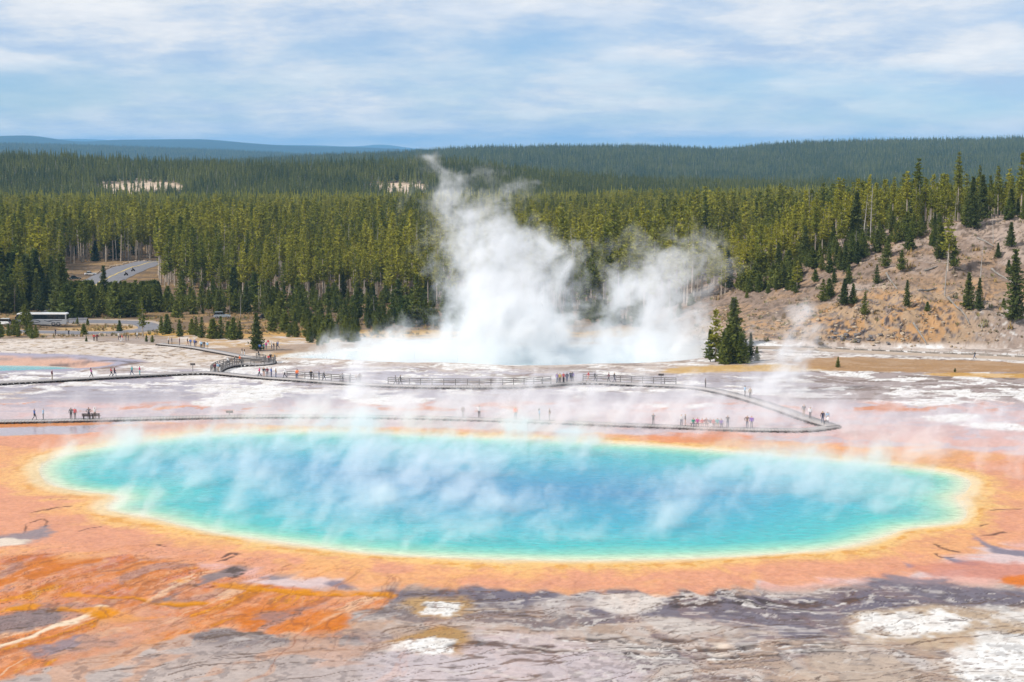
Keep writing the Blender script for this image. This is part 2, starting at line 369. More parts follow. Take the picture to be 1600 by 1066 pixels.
# mauve pale sheet at the very front
zone([(540, 1000), (700, 990), (900, 1000), (1000, 1030), (1050, 1090), (500, 1090), (430, 1050)], (214, 200, 202), 2, 4, 1.5, .3, .8)
zone([(0, 1010), (200, 990), (420, 1000), (560, 1010), (600, 1090), (-40, 1090)], (196, 180, 172), 2, 5, 1.5, .25, .8)
# dark wet band along the near shore
zone([(575, 932), (640, 922), (720, 911), (820, 909), (900, 918), (1000, 922), (1110, 928), (1250, 926), (1340, 916), (1385, 899), (1420, 903), (1500, 908), (1640, 930), (1640, 956), (1500, 948), (1420, 950), (1380, 972), (1330, 990), (1290, 1004), (1200, 985), (1050, 968), (950, 965), (860, 950), (700, 940), (620, 938)],
     (112, 103, 116), 1.0, 2.2, 1.6, .6, .92)
zone([(960, 945), (1300, 935), (1330, 985), (1250, 1035), (1050, 1040), (930, 1010), (900, 975)], (132, 118, 122), 1.5, 4, 2.5, .4, .85, mod=sst(.38, .55, nD))
# white crusts
zone([(1335, 975), (1390, 950), (1460, 945), (1540, 950), (1640, 940), (1640, 1090), (1520, 1090), (1470, 1045), (1400, 1010)], (198, 176, 152), 1.5, 5, 2, .05, .9)
zone([(1350, 975), (1410, 955), (1480, 962), (1500, 985), (1430, 998), (1380, 992)], (247, 242, 236), .8, 3, 2, .02)
zone([(1480, 1000), (1560, 990), (1640, 985), (1640, 1090), (1540, 1090), (1490, 1050), (1440, 1020)], (250, 247, 243), .8, 3, 1.6, .02)
zone([(1530, 940), (1640, 950), (1640, 985), (1560, 975)], (244, 238, 232), 1, 3, 2, .02, .85)
zone([(640, 930), (700, 930), (735, 945), (715, 962), (650, 962), (625, 945)], (196, 160, 110), .8, 1.5, 1, .1, .8)
zone([(650, 937), (690, 936), (718, 953), (690, 960), (660, 955)], (249, 245, 239), .4, 1, 1.2, .02)
zone([(585, 1008), (620, 995), (680, 978), (725, 985), (742, 1010), (725, 1028), (660, 1020)], (178, 142, 92), .7, 1.2, .8, .1, .9)
zone([(598, 1010), (640, 1000), (690, 994), (722, 1008), (718, 1024), (675, 1024), (630, 1018)], (250, 246, 241), .4, 1, 1, .02)
zone([(1098, 1022), (1118, 998), (1142, 1004), (1152, 1028), (1110, 1034)], (232, 216, 200), .5, 1, .8, .05)
zone([(930, 930), (1000, 926), (1040, 936), (1015, 955), (980, 965), (945, 958)], (228, 216, 206), .7, 1.5, 1.4, .05, .9)
zone([(830, 935), (900, 930), (930, 945), (880, 958), (820, 955)], (205, 192, 184), .8, 2, 1.5, .1, .7)
zone([(1220, 1015), (1260, 1012), (1255, 1022), (1225, 1024)], (248, 243, 238), .4, 1, .8, .02)
zone([(1300, 1000), (1380, 1010), (1460, 1050), (1480, 1090), (1250, 1090), (1230, 1050)], (200, 182, 166), 1.2, 4, 2, .1, .8)
# terrace edges: dark steps with white flecks
flk = sst(.5, .6, nB)
for a in ([(955, 1012), (1040, 1009), (1150, 1012), (1290, 1006)], [(980, 1022), (1100, 1026), (1180, 1022), (1310, 1020)], [(1040, 940), (1150, 936), (1240, 940), (1330, 934)],
          [(1060, 950), (1160, 946), (1260, 948)], [(720, 1016), (850, 1018), (960, 1014)], [(880, 1000), (1000, 1000), (1090, 998)]):
    stroke(a, .5, (70, 60, 58), .3, 1.4, .2, .85, mod=sst(.34, .46, nD)); stroke([(p[0] + 3, p[1] + 3) for p in a], .16, (240, 234, 228), .12, 1.2, .05, .9, mod=flk)
# orange mats on the left: streaks run with the run-off, down and to the left
ua_ = X * .51 + Yv * .86; va_ = X * .86 - Yv * .51
f1 = fbm(ua_ / 13 + WX * 1.5, va_ / 2.4 + WY_ * 2.5, 5, 1, .55); f1 = f1 + (nB - .5) * .13 + (fine - .5) * .03; f2 = fbm(ua_ / 9 + WY_ * 2, va_ / 4 + WX * 2, 4, 6, .55); f3 = fbm(ua_ / 22 + WX, va_ / 1.5 + WY_ * 3, 4, 3, .5)
OZ = [(-60, 866), (40, 842), (150, 852), (240, 866), (320, 880), (400, 905), (480, 918), (570, 930), (600, 940), (560, 965), (555, 985), (520, 998), (450, 1000), (380, 985), (300, 992), (200, 1015), (100, 1040), (-60, 1070)]
zone(OZ, (222, 156, 118), .6, 2.0, 1.0, .3)
zone(OZ, (204, 142, 124), .8, 2.0, 1.0, .3, .85, mod=sst(.48, .56, f2))
zone(OZ, (208, 126, 70), .8, 2.0, 1.0, .25, .62, mod=sst(.46, .60, f1))
zone(OZ, (222, 152, 66), .8, 2.0, 1.0, .2, .85, mod=sst(.57, .62, f1) * sst(.42, .5, f3))
zone(OZ, (172, 100, 56), .8, 2.0, 1.0, .2, .55, mod=sst(.59, .66, f3))
zone(OZ, (156, 134, 134), .8, 2.0, 1.0, .35, .55, mod=sst(.44, .35, f1) * sst(.52, .42, f2))
zone(OZ, (238, 206, 176), .8, 2.0, 1.0, .1, .6, mod=sst(.335, .31, f3))
spk = fbm(X / .55 + WX, Yv / .9, 3, 5, .6); rdl = np.abs(fbm(ua_ / 10 + WX * 2, va_ / 1.6 + WY_ * 3, 4, 7) - .5)
zone(OZ, (212, 122, 54), .8, 2.0, 1.0, .2, .45, mod=sst(.54, .62, spk) * sst(.40, .55, f2))
zone(OZ, (146, 98, 74), .8, 2.0, 1.0, .2, .42, mod=sst(.60, .66, spk) * sst(.55, .42, f2))
zone(OZ, (122, 78, 54), .8, 2.0, 1.0, .2, .7, mod=sst(.016, .005, rdl) * sst(.4, .52, nC))
zone(OZ, (232, 188, 152), .8, 2.0, 1.0, .2, .3, mod=sst(.38, .32, spk))
zone([(350, 955), (420, 945), (555, 950), (558, 975), (520, 996), (440, 992), (380, 985)], (208, 120, 54), 1, 1.5, 1.2, .25, .85, mod=sst(.36, .5, f1))
zone([(-60, 880), (60, 868), (150, 862), (260, 870), (320, 885), (220, 898), (80, 910), (-60, 925)], (210, 126, 66), 1.5, 3, 2, .25, .7, mod=sst(.42, .52, f1))
zone([(0, 985), (120, 955), (220, 950), (160, 985), (40, 1020), (-60, 1030)], (222, 168, 130), 1.5, 3, 2, .25, .55, mod=sst(.4, .5, f2))
# grey tongues in the orange
gcol = (142, 126, 126)
zone([(-40, 965), (60, 950), (150, 925), (160, 935), (110, 960), (40, 980), (-40, 1000)], gcol, .6, 2, 1.4, .3, .9)
zone([(210, 945), (290, 915), (330, 895), (390, 878), (400, 882), (360, 905), (300, 925), (260, 945)], gcol, .4, 1, 1, .3, .95)
zone([(330, 897), (365, 888), (395, 877), (400, 880), (370, 902), (345, 906)], (86, 72, 66), .3, .6, 1, .1, .8, mod=flk)
zone([(60, 1010), (180, 985), (270, 975), (240, 1000), (150, 1020), (60, 1030)], (150, 134, 140), .8, 2, 1.5, .4, .9)
zone([(340, 1000), (470, 995), (560, 998), (600, 1010), (500, 1025), (350, 1030)], (182, 166, 158), 1, 3, 2, .25, .85)
zone([(390, 965), (440, 950), (500, 945), (470, 960), (420, 975)], (160, 130, 124), .5, 1.2, 1, .3, .8)
zone([(400, 905), (440, 893), (500, 887), (540, 886), (480, 898), (430, 910)], (150, 136, 140), .4, .8, .8, .5, .9)
zone([(505, 908), (560, 905), (598, 900), (560, 918), (520, 920)], (128, 118, 132), .4, .8, .8, .5, .9)
stroke([(-10, 1005), (60, 985), (120, 972), (160, 955)], .35, (246, 226, 200), .2, .6, .05, .9)
for a in ([(300, 905), (400, 922), (520, 928), (600, 938)], [(0, 955), (90, 960), (170, 968), (260, 972)], [(130, 935), (230, 940), (330, 945)]):
    stroke(a, .30, (112, 66, 26), .2, 1.1, .1, .7, mod=sst(.36, .48, nB)); stroke([(p[0], p[1] - 3) for p in a], .7, (226, 150, 40), .5, 1.2, .2, .8, mod=sst(.35, .5, nA))
# rivulets on the grey sinter
ang = .35; xr = X * math.cos(ang) + Yv * math.sin(ang); yr = -X * math.sin(ang) + Yv * math.cos(ang)
rid = np.abs(fbm(xr / 15 + WX * .8, yr / 1.5 + WY_ * 3, 4, 2, .5) - .5)
grey = sst(.20, .08, np.abs(C[:, 0] - C[:, 2])) * wf
blend(wf * sst(.30, .16, np.abs(C[:, 0] - C[:, 2])) * sst(.030, .008, rid) * .75, lc((104, 82, 68)), .2)
rid2 = np.abs(fbm(X / 16 + WX * 2, Yv / 2.6 + WY_ * 2.5, 4, 4, .5) - .5)
blend(grey * sst(.03, .012, rid2) * .5 * sst(-18, 0, X), lc((226, 216, 208)), .1)
blend(wf * sst(-4, -18, X + WX * 10) * sst(.5, .6, f2) * .55, lc((214, 164, 132)), .25)
hh_ = DP + WX * 9 + (nA - .5) * 7 + (nB - .5) * 1.2
ln = np.abs((hh_ / 1.9) % 1.0 - .5) * 2
tm = grey * sst(.46, .56, nC + (nD - .5) * .5) * (.25 + .75 * sst(-16, 8, X))
blend(tm * sst(.13, .04, ln) * .6, lc((74, 62, 60)), .15)
blend(tm * sst(.13, .17, ln) * sst(.30, .22, ln) * sst(.54, .60, nB) * .7, lc((226, 216, 206)), .05)
blend(grey * sst(-12, 10, X) * sst(.60, .64, nB) * sst(.45, .6, nD) * .6, lc((228, 219, 212)), .05)
blend(grey * sst(.62, .68, fbm(X / .9, Yv / .9, 3, 3)) * .35, lc((96, 84, 84)), .2)
# --- rim bands round the pool
rad = fbm(np.arctan2(Yv - 190, X) * 26 + WX * 2, DP / 14 + WY_ * 2, 4, 2) - .5
dd = DP + WX * 3.2 + wx2 * 1.8 + rad * 5 * sst(1, 6, DP); dw = DP + WX * 1.6 + wx2 * .9
left = sst(-30, -50, X); right = sst(46, 58, X)
rimw = 1 + 1.0 * left + .6 * right + .3 * sst(200, 230, Yv)
shore = sst(10.5, 8.3, dd - (rimw - 1) * 9 + 8.5 * sst(208, 232, Yv) * sst(80, 45, np.abs(X)))
blend(shore, lc((236, 178, 132)), .35)
pk = shore * sst(.46, .58, nC) * sst(3.2, 5, dd)
blend(pk * .8, lc((226, 164, 138)), .4)
blend(shore * sst(.5, .6, nA) * sst(8, 5, dd) * sst(2, 3.5, dd) * .35, lc((240, 190, 128)), .3)
blend(sst(4.2, 2.0, dd / (1 + .35 * (rimw - 1))) * (1 - .45 * left), lc((240, 198, 138)), .3)
st_ = np.abs(((dd + (nA - .5) * 1.6) / 1.35) % 1.0 - .5) * 2
blend(shore * sst(.35, .1, st_) * sst(1.2, 2, dd) * .28, lc((214, 146, 104)), .3); blend(shore * sst(.56, .64, nB) * .35, lc((206, 146, 124)), .4)
blend(sst(3.2, 2.2, dd) * sst(1.2, 1.8, dd) * sst(.48, .56, nB) * .5, lc((222, 160, 70)), .3)
blend(sst(1.7, .6, dw / (1 + .7 * (rimw - 1))), lc((240, 214, 172)), .35)
blend(sst(.5, .1, dw), lc((236, 220, 188)), .5)
blend(sst(0, -1.5, DP), lc((190, 225, 200)), .5)
th_ = np.arctan2(Yv - 190, X); fan = np.abs(fbm(th_ * 17 + WX * 1.2, DP / 16 + WY_ * 1.5, 4, 5, .5) - .5); fan2 = np.abs(fbm(th_ * 34 + WX * 1.6, DP / 9 + WY_ * 2, 3, 1, .5) - .5)
fz = sst(164, 152, Yv) * sst(3.5, 7, DP) * sst(46, 30, DP) * (.22 + .6 * sst(0, -18, X)) * sst(.5, .4, C[:, :3].min(1))
blend(fz * sst(.020, .005, fan) * .62, lc((146, 92, 66)), .3); blend(fz * sst(.016, .004, fan2) * sst(.42, .54, nC) * .55, lc((112, 82, 70)), .3)
blend(fz * sst(.05, .02, np.abs(fan - .05)) * sst(.45, .55, nA) * .3, lc((226, 150, 86)), .3)
# small dark cracks in the peach shore
for a in ([(20, 838), (40, 828), (68, 815), (90, 808), (86, 818), (74, 828)], [(345, 875), (360, 866), (372, 868)], [(350, 880), (366, 872)], [(60, 800), (95, 790), (130, 790)], [(115, 835), (140, 828)], [(245, 856), (265, 860)],
          [(80, 777), (112, 778)], [(1462, 850), (1480, 855), (1500, 858)], [(1460, 862), (1475, 868), (1492, 868)], [(1540, 820), (1570, 818)], [(1545, 835), (1580, 832)], [(1555, 795), (1595, 792)]):
    stroke(a, .16, (92, 66, 60), .14, .5, .2, .85)
zone([(-40, 840), (30, 836), (60, 822), (90, 815), (78, 832), (50, 845), (0, 852), (-40, 856)], (150, 138, 142), .5, 1, 1, .5, .9)
zone([(-40, 848), (20, 842), (55, 842), (20, 851), (-40, 856)], (240, 224, 206), .4, .8, .8, .1, .9)
zone([(1512, 832), (1530, 836), (1545, 850), (1562, 856), (1640, 866), (1640, 876), (1560, 866), (1540, 858)], (134, 124, 138), .35, .8, .7, .6, .95)
zone([(1468, 868), (1500, 874), (1535, 883), (1490, 882)], (136, 126, 142), .3, .6, .6, .6, .95)
zone([(1405, 876), (1430, 884), (1420, 888)], (150, 130, 140), .3, .6, .6, .6, .9)
zone([(1420, 880), (1500, 875), (1600, 880), (1640, 890), (1640, 915), (1520, 905), (1440, 900)], (206, 140, 122), 1, 2, 1.4, .35, .75)
zone([(1530, 910), (1590, 900), (1640, 898), (1640, 915), (1580, 915)], (222, 128, 58), .6, 1, 1, .3, .9)
zone([(1380, 898), (1440, 901), (1500, 906), (1460, 916), (1400, 912)], (140, 122, 128), .5, 1, 1, .6, .9)
# beside the near boardwalk: orange line and a mirror of standing water
zone([(-60, 662), (40, 661), (180, 658), (170, 664), (40, 668), (-60, 669)], (204, 132, 72), .4, 1, .8, .4, .9)
zone([(-60, 670), (60, 668), (150, 664), (190, 668), (150, 676), (40, 680), (-60, 682)], (190, 176, 180), .6, 1.5, 1, .97, .95)
zone([(150, 668), (250, 660), (360, 655), (340, 662), (240, 672), (170, 680)], (206, 160, 150), 1, 2, 1, .6, .8)
zone([(1020, 678), (1140, 674), (1160, 684), (1080, 694), (1010, 690)], (226, 150, 110), 1, 3, 2, .3, .8)
zone([(220, 640), (260, 632), (290, 636), (260, 642)], (224, 166, 128), .8, 2, 1.4, .3, .8)
# white islands behind
for a in ([(980, 634), (1040, 628), (1060, 634), (1030, 642)], [(1060, 632), (1100, 630), (1110, 638), (1070, 640)], [(1400, 628), (1480, 620), (1520, 628), (1440, 636)], [(1490, 662), (1560, 658), (1620, 668), (1540, 674)],
          [(1440, 655), (1500, 645), (1560, 648), (1500, 660)], [(1560, 610), (1640, 605), (1640, 618), (1580, 620)], [(300, 640), (380, 600), (480, 605), (420, 625)], [(500, 622), (600, 612), (680, 628), (590, 632)]):
    zone(a, (250, 247, 244), .7, 3, 2.4, .03, .95)
# the turquoise pool, the crater pool
d = np.full(len(X), 99.0); sl = (np.abs(X) < 90) & (Yv > 290) & (Yv < 420); d[sl] = sdf(EXC, X[sl], Yv[sl])
blend(sst(9, 6, d + WX * 6), lc((226, 208, 184)), .1); blend(sst(4.5, 3, d + WX * 4), lc((246, 243, 236)), .1)
blend(sst(9, 5, d + WX * 6) * sst(.5, .56, nA) * sst(3, 5, d), lc((206, 160, 104)), .1)
d = np.full(len(X), 99.0); sl = (X < -50) & (Yv > 270) & (Yv < 400); d[sl] = sdf(TURQ, X[sl], Yv[sl])
blend(sst(12, 9, d + WX * 8), lc((178, 168, 182)), .7); blend(sst(6.5, 5, d + WX * 4) * .9, lc((222, 176, 150)), .4)
stroke([(95, 570), (140, 566), (190, 563), (210, 568)], .9, (104, 92, 90), .5, 2, .5, .8)
stroke([(130, 580), (180, 572), (215, 566)], .8, (140, 112, 90), .5, 2, .4, .8)
stroke([(0, 566), (60, 562), (120, 556), (150, 560)], .6, (150, 138, 136), .4, 2, .4, .7)
# hillside
hl = hill(X, Yv); hs = sst(.4, 2, hl) * sst(620, 560, Yv)
blend(hs, lc((156, 134, 118)), 0); blend(hs * sst(.47, .6, nA) * .8, lc((178, 146, 116)), 0); blend(hs * sst(.5, .62, nC) * .8, lc((186, 166, 152)), 0)
blend(hs * sst(.54, .64, nB) * .8, lc((108, 92, 80)), 0); blend(hs * sst(.60, .66, fbm(X / .8, Yv / .8, 3, 2)) * .35, lc((100, 86, 68)), 0)
cl = hs * np.clip(1 - np.abs(X - 84) / 50, 0, 1) ** .5 * sst(398, 388, Yv + WX * 8)
blend(cl, lc((188, 158, 126)), 0); blend(cl * sst(.5, .58, nA), lc((196, 152, 106)) * 1.0, 0); blend(cl * sst(.52, .6, nB), lc((150, 134, 124)), 0)
blend(cl * sst(.63, .67, nB) * sst(.4, .5, nA), lc((84, 74, 72)), 0)
sc = hs * sst(100, 116, X) * sst(390, 378, Yv + WX * 10); blend(sc * .8, lc((184, 166, 156)), 0); blend(sc * sst(.62, .66, nB), lc((236, 228, 220)), 0)
crk = np.abs(fbm(X / 2.5, Yv / 2.5, 3, 7) - .5); blend(cl * sst(.03, .012, crk) * .8, lc((78, 62, 52)), 0)
# golden meadow strip by the hill foot
zone([(1040, 575), (1130, 570), (1220, 572), (1300, 575), (1230, 580), (1100, 582), (1030, 582)], (214, 172, 96), 1.5, 4, 2, 0, .85)
zone([(1230, 562), (1330, 556), (1640, 566), (1640, 582), (1400, 581), (1280, 578)], (182, 142, 98), 1.2, 4, 2, 0, .9)
zone([(1440, 584), (1520, 582), (1640, 586), (1640, 590), (1480, 589)], (218, 168, 84), .8, 2, 1.6, 0, .8)
# --- roads
ROAD_PX = [(-60, 519), (60, 518), (130, 521), (190, 520), (236, 515), (232, 506), (190, 503), (130, 502), (100, 503), (40, 505), (-60, 505)]
ROAD1 = smooth_poly(WH(ROAD_PX), 3, False)
ROAD2 = smooth_poly(WH([(95, 500), (120, 470), (150, 446), (178, 430), (200, 420), (225, 412), (262, 407)]), 3, False)
ROAD3 = smooth_poly(WH([(1140, 542), (1200, 543), (1260, 545), (1330, 549), (1420, 553), (1520, 557), (1640, 563)]), 2, False)
LOT = smooth_poly(WH([(250, 540), (130, 530), (60, 528), (-60, 530), (-60, 524), (100, 524), (230, 522), (300, 535)]), 1)
for rd, w_, c_ in ((ROAD1, 3.0, (112, 106, 112)), (ROAD2, 7.5, (124, 120, 126)), (ROAD3, 2.2, (206, 184, 164))):
    A = np.array(rd); m = w_ + 6
    sel = np.where((X > A[:, 0].min() - m) & (X < A[:, 0].max() + m) & (Yv > A[:, 1].min() - m) & (Yv < A[:, 1].max() + m))[0]
    if w_ < 7: blend(sst(w_ + 3.5, w_ + 1.5, pdist(rd, X[sel], Yv[sel]) + WX[sel] * 2), lc((196, 178, 160)), 0, sel)
    if rd is ROAD3: blend(sst(w_ + .4, w_ - .4, pdist(rd, X[sel], Yv[sel])), lc(c_), 0, sel)
wlt = sst(2.0, -1, sdf(LOT, X, Yv) + WX * 4); blend(wlt * .8, lc((168, 150, 138)), 0)
zone([(140, 512), (210, 508), (222, 512), (180, 518), (110, 516), (80, 512)], (206, 170, 118), .8, 2, 1.5, 0, .9)
zone([(240, 545), (330, 500), (420, 500), (560, 520), (560, 535), (420, 545), (330, 545)], (200, 158, 100), 2, 6, 2, 0, .7, mod=sst(.42, .52, nA))
zone([(300, 548), (420, 540), (560, 536), (560, 546), (430, 552), (330, 556)], (172, 146, 124), 1, 3, 1.5, 0, .8)
lum = C[:, :3].mean(1); wht = sst(.44, .56, C[:, :3].min(1))
blend(wht * sst(.50, .64, nB) * .45, lc((206, 192, 178)), .05); blend(wht * sst(.018, .006, np.abs(fbm(X / 1.8 + WX, Yv / 1.8, 3, 4) - .5)) * .5, lc((150, 134, 122)), .05)
lum = C[:, :3].mean(1); C[:, :3] = lum[:, None] + (C[:, :3] - lum[:, None]) * (1.0 + .12 * sst(.04, .16, C[:, 0] - C[:, 2]) * sst(300, 250, Yv))[:, None]
C[:, :3] *= (.93 + .14 * fine)[:, None]
C = np.clip(C, .005, 1)
idx = np.arange(n_r * n_c).reshape(n_r, n_c)
Q = np.stack([idx[:-1, :-1], idx[:-1, 1:], idx[1:, 1:], idx[1:, :-1]], -1).reshape(-1, 4)
# crust relief, a few centimetres
GZ = GZ + hs * (fbm(X / 1.6, Yv / 1.6, 3, 7) - .5) * .45
GZ = GZ + (C[:, 0] + C[:, 1] + C[:, 2] - 1.2) * .03 * (DP > .5) * sst(500, 400, Yv)
me = np_mesh('ground', np.stack([X, Yv, GZ], -1), Q, MG, True)
ca = me.attributes.new('Col', 'FLOAT_COLOR', 'POINT'); ca.data.foreach_set('color', C.astype(np.float32).ravel())
ground = tag(link('ground', me), kind='structure')

# ------------------------------------------------------------------ roads as sheets
MROAD = mat('asphalt', (.165, .158, .168), .85, noise=.15, nscale=.4)
MLINE = mat('road_paint_yellow', (.55, .40, .12), .7)
def ribbon(line, w, dz, name, material, off=0.0, cross=2):
    A = np.array(line); T = np.gradient(A, axis=0); T /= np.linalg.norm(T, axis=1)[:, None]; Nn = np.stack([-T[:, 1], T[:, 0]], 1)
    V = []
    for k in range(cross + 1):
        p = A + Nn * (off + w * (k / cross - .5) * 2); V.append(np.stack([p[:, 0], p[:, 1], ground_z(p[:, 0], p[:, 1]) + dz], 1))
    V = np.array(V); n = len(A); ii = np.arange((cross + 1) * n).reshape(cross + 1, n)
    q = np.stack([ii[:-1, :-1], ii[1:, :-1], ii[1:, 1:], ii[:-1, 1:]], -1).reshape(-1, 4)
    return link(name, np_mesh(name, V.reshape(-1, 3), q, material, True))
def dens(line, step):
    out = []
    for a, b_ in zip(line[:-1], line[1:]):
        n = max(1, int(math.hypot(b_[0] - a[0], b_[1] - a[1]) / step))
        out += [(a[0] + (b_[0] - a[0]) * i / n, a[1] + (b_[1] - a[1]) * i / n) for i in range(n)]
    return out + [line[-1]]
ROAD1 = dens(ROAD1, 1.5); ROAD2 = dens(ROAD2, 2.0)
tag(ribbon(ROAD1, 3.0, .06, 'road', MROAD, cross=4), kind='structure')
tag(ribbon(ROAD2, 7.0, .10, 'road', MROAD, cross=6), kind='structure')
tag(ribbon(ROAD2, .14, .13, 'road_marking', MLINE, .2, 1), kind='structure'); tag(ribbon(ROAD2, .14, .13, 'road_marking', MLINE, -.2, 1), kind='structure')

# ------------------------------------------------------------------ water
def water(name, poly, z, stops, span, rough=.12, step=1.2, bump=.5, spec=.22):
    A = np.array(poly); x0, y0 = A.min(0) - 1; x1, y1 = A.max(0) + 1
    nx, ny = int((x1 - x0) / step) + 2, int((y1 - y0) / step) + 2
    xs, ys = np.meshgrid(np.linspace(x0, x1, nx), np.linspace(y0, y1, ny)); xs = xs.ravel(); ys = ys.ravel()
    dd_ = sdf(poly, xs, ys); ii = np.arange(nx * ny).reshape(ny, nx)
    q = np.stack([ii[:-1, :-1], ii[:-1, 1:], ii[1:, 1:], ii[1:, :-1]], -1).reshape(-1, 4)
    q = q[(dd_[q] < .9).any(1)]
    used = np.unique(q); rem = np.full(nx * ny, -1); rem[used] = np.arange(len(used)); q = rem[q]
    me = np_mesh(name, np.stack([xs, ys, np.full(len(xs), z)], 1)[used], q, None, True)
    a_ = me.attributes.new('depth', 'FLOAT', 'POINT'); a_.data.foreach_set('value', (-dd_[used] / span).astype(np.float32))
    m = bpy.data.materials.new(name); m.use_nodes = True; t = m.node_tree; b = t.nodes['Principled BSDF']
    at = N(t, 'ShaderNodeAttribute', attribute_name='depth'); gp = N(t, 'ShaderNodeNewGeometry')
    n0 = N(t, 'ShaderNodeTexNoise', inp={'Scale': .07, 'Detail': 5.0, 'Roughness': .6}); L(t, gp.outputs['Position'], n0.inputs['Vector'])
    ma = N(t, 'ShaderNodeMath', operation='MULTIPLY_ADD', inp={1: .34}); L(t, n0.outputs[0], ma.inputs[0]); 
    sb = N(t, 'ShaderNodeMath', operation='SUBTRACT', inp={1: .17}); L(t, at.outputs['Fac'], sb.inputs[0]); L(t, sb.outputs[0], ma.inputs[2])
    mxx = N(t, 'ShaderNodeMix', data_type='FLOAT'); ed = N(t, 'ShaderNodeMapRange', inp={1: .05, 2: .25}); L(t, at.outputs['Fac'], ed.inputs[0]); L(t, ed.outputs[0], mxx.inputs[0]); L(t, at.outputs['Fac'], mxx.inputs[2]); L(t, ma.outputs[0], mxx.inputs[3])
    rp = ramp(t, [(p, tuple(x * .74 for x in lin(c_))) for p, c_ in stops], mxx.outputs[0])
    # ripples
    mpn = N(t, 'ShaderNodeMapping'); mpn.inputs['Scale'].default_value = (.55, 1.0, 1); mpn.inputs['Rotation'].default_value = (0, 0, R(-14)); L(t, gp.outputs['Position'], mpn.inputs[0])
    nw = N(t, 'ShaderNodeTexNoise', inp={'Scale': 1.5, 'Detail': 4.0, 'Roughness': .6}); L(t, mpn.outputs[0], nw.inputs['Vector'])
    rv = N(t, 'ShaderNodeMapRange', inp={1: .3, 2: .7, 3: .80, 4: 1.16}); L(t, nw.outputs[0], rv.inputs[0])
    mm = N(t, 'ShaderNodeMix', data_type='RGBA', blend_type='MULTIPLY'); mm.inputs[0].default_value = 1; L(t, rp.outputs[0], mm.inputs[6]); L(t, rv.outputs[0], mm.inputs[7])
    L(t, mm.outputs[2], b.inputs['Base Color']); b.inputs['Roughness'].default_value = rough; b.inputs['Specular IOR Level'].default_value = spec; b.inputs['IOR'].default_value = 1.33
    bm_ = N(t, 'ShaderNodeBump', inp={'Strength': bump, 'Distance': .25}); L(t, nw.outputs[0], bm_.inputs['Height']); L(t, bm_.outputs[0], b.inputs['Normal'])
    me.materials.append(m)
    return tag(link(name, me), kind='structure')
water('hot_spring_water', POOL, .0, [(0.0, (228, 216, 182)), (.03, (200, 222, 184)), (.08, (128, 204, 178)), (.16, (50, 184, 182)), (.34, (10, 170, 186)), (.60, (2, 154, 186)), (.85, (0, 136, 180))], 34.0)
water('crater_water', EXC, -6.85, [(0.0, (236, 240, 236)), (.10, (214, 232, 236)), (.4, (176, 214, 226)), (1, (140, 196, 214))], 22.0)
water('turquoise_spring_water', TURQ, -5.32, [(0.0, (214, 196, 176)), (.06, (150, 200, 200)), (.25, (92, 184, 192)), (1, (70, 170, 186))], 14.0)
# ------------------------------------------------------------------ vegetation materials
def leaf_mat(name, dark, lite, hue_noise=.012, trans=.32):
    m = bpy.data.materials.new(name); m.use_nodes = True; t = m.node_tree; b = t.nodes['Principled BSDF']
    oi = N(t, 'ShaderNodeObjectInfo'); gp = N(t, 'ShaderNodeNewGeometry')
    n0 = N(t, 'ShaderNodeTexNoise', inp={'Scale': hue_noise, 'Detail': 3.0}); L(t, oi.outputs['Location'], n0.inputs['Vector'])
    ad = N(t, 'ShaderNodeMath', operation='MULTIPLY_ADD', inp={1: .55}); L(t, oi.outputs['Random'], ad.inputs[0])
    mr = N(t, 'ShaderNodeMapRange', inp={1: .35, 2: .65, 3: -.1, 4: .45}); L(t, n0.outputs[0], mr.inputs[0]); L(t, mr.outputs[0], ad.inputs[2])
    n3 = N(t, 'ShaderNodeTexNoise', inp={'Scale': .55, 'Detail': 2.0}); L(t, gp.outputs['Position'], n3.inputs['Vector'])
    m3 = N(t, 'ShaderNodeMath', operation='MULTIPLY_ADD', inp={1: .5}); L(t, n3.outputs[0], m3.inputs[0]); L(t, ad.outputs[0], m3.inputs[2])
    rp = ramp(t, [(.1, dark), (.62, tuple((x + y) / 2 for x, y in zip(dark, lite))), (1, lite)], m3.outputs[0])
    L(t, rp.outputs[0], b.inputs['Base Color']); b.inputs['Roughness'].default_value = .7; b.inputs['Specular IOR Level'].default_value = .2
    tr = N(t, 'ShaderNodeBsdfTranslucent'); L(t, rp.outputs[0], tr.inputs[0]); ms = N(t, 'ShaderNodeMixShader', inp={0: trans})
    L(t, b.outputs[0], ms.inputs[1]); L(t, tr.outputs[0], ms.inputs[2]); L(t, ms.outputs[0], t.nodes['Material Output'].inputs[0])
    return m
MLEAF = leaf_mat('pine_needles', (.074, .106, .015), (.35, .325, .034))
MLEAFD = leaf_mat('spruce_needles', (.036, .060, .018), (.125, .14, .030))
MLEAFR = leaf_mat('ridge_pine_needles', (.036, .060, .017), (.155, .165, .034))  # cloud shadow on the middle ridge put into needle colour; far hills reuse it
MYOUNG = leaf_mat('young_pine_needles', (.055, .085, .016), (.18, .195, .034))
MSHRUB = leaf_mat('shrub_leaves', (.045, .062, .018), (.13, .13, .035))
MBARK = mat('pine_bark', (.36, .30, .24), .9, noise=.35, nscale=.8, rand=.25)
MDEAD = mat('dead_wood', (.30, .275, .25), .9, noise=.25, nscale=.7, rand=.2)
MREDW = mat('brown_dead_wood', (.23, .18, .15), .9, noise=.3, nscale=.7, rand=.2)

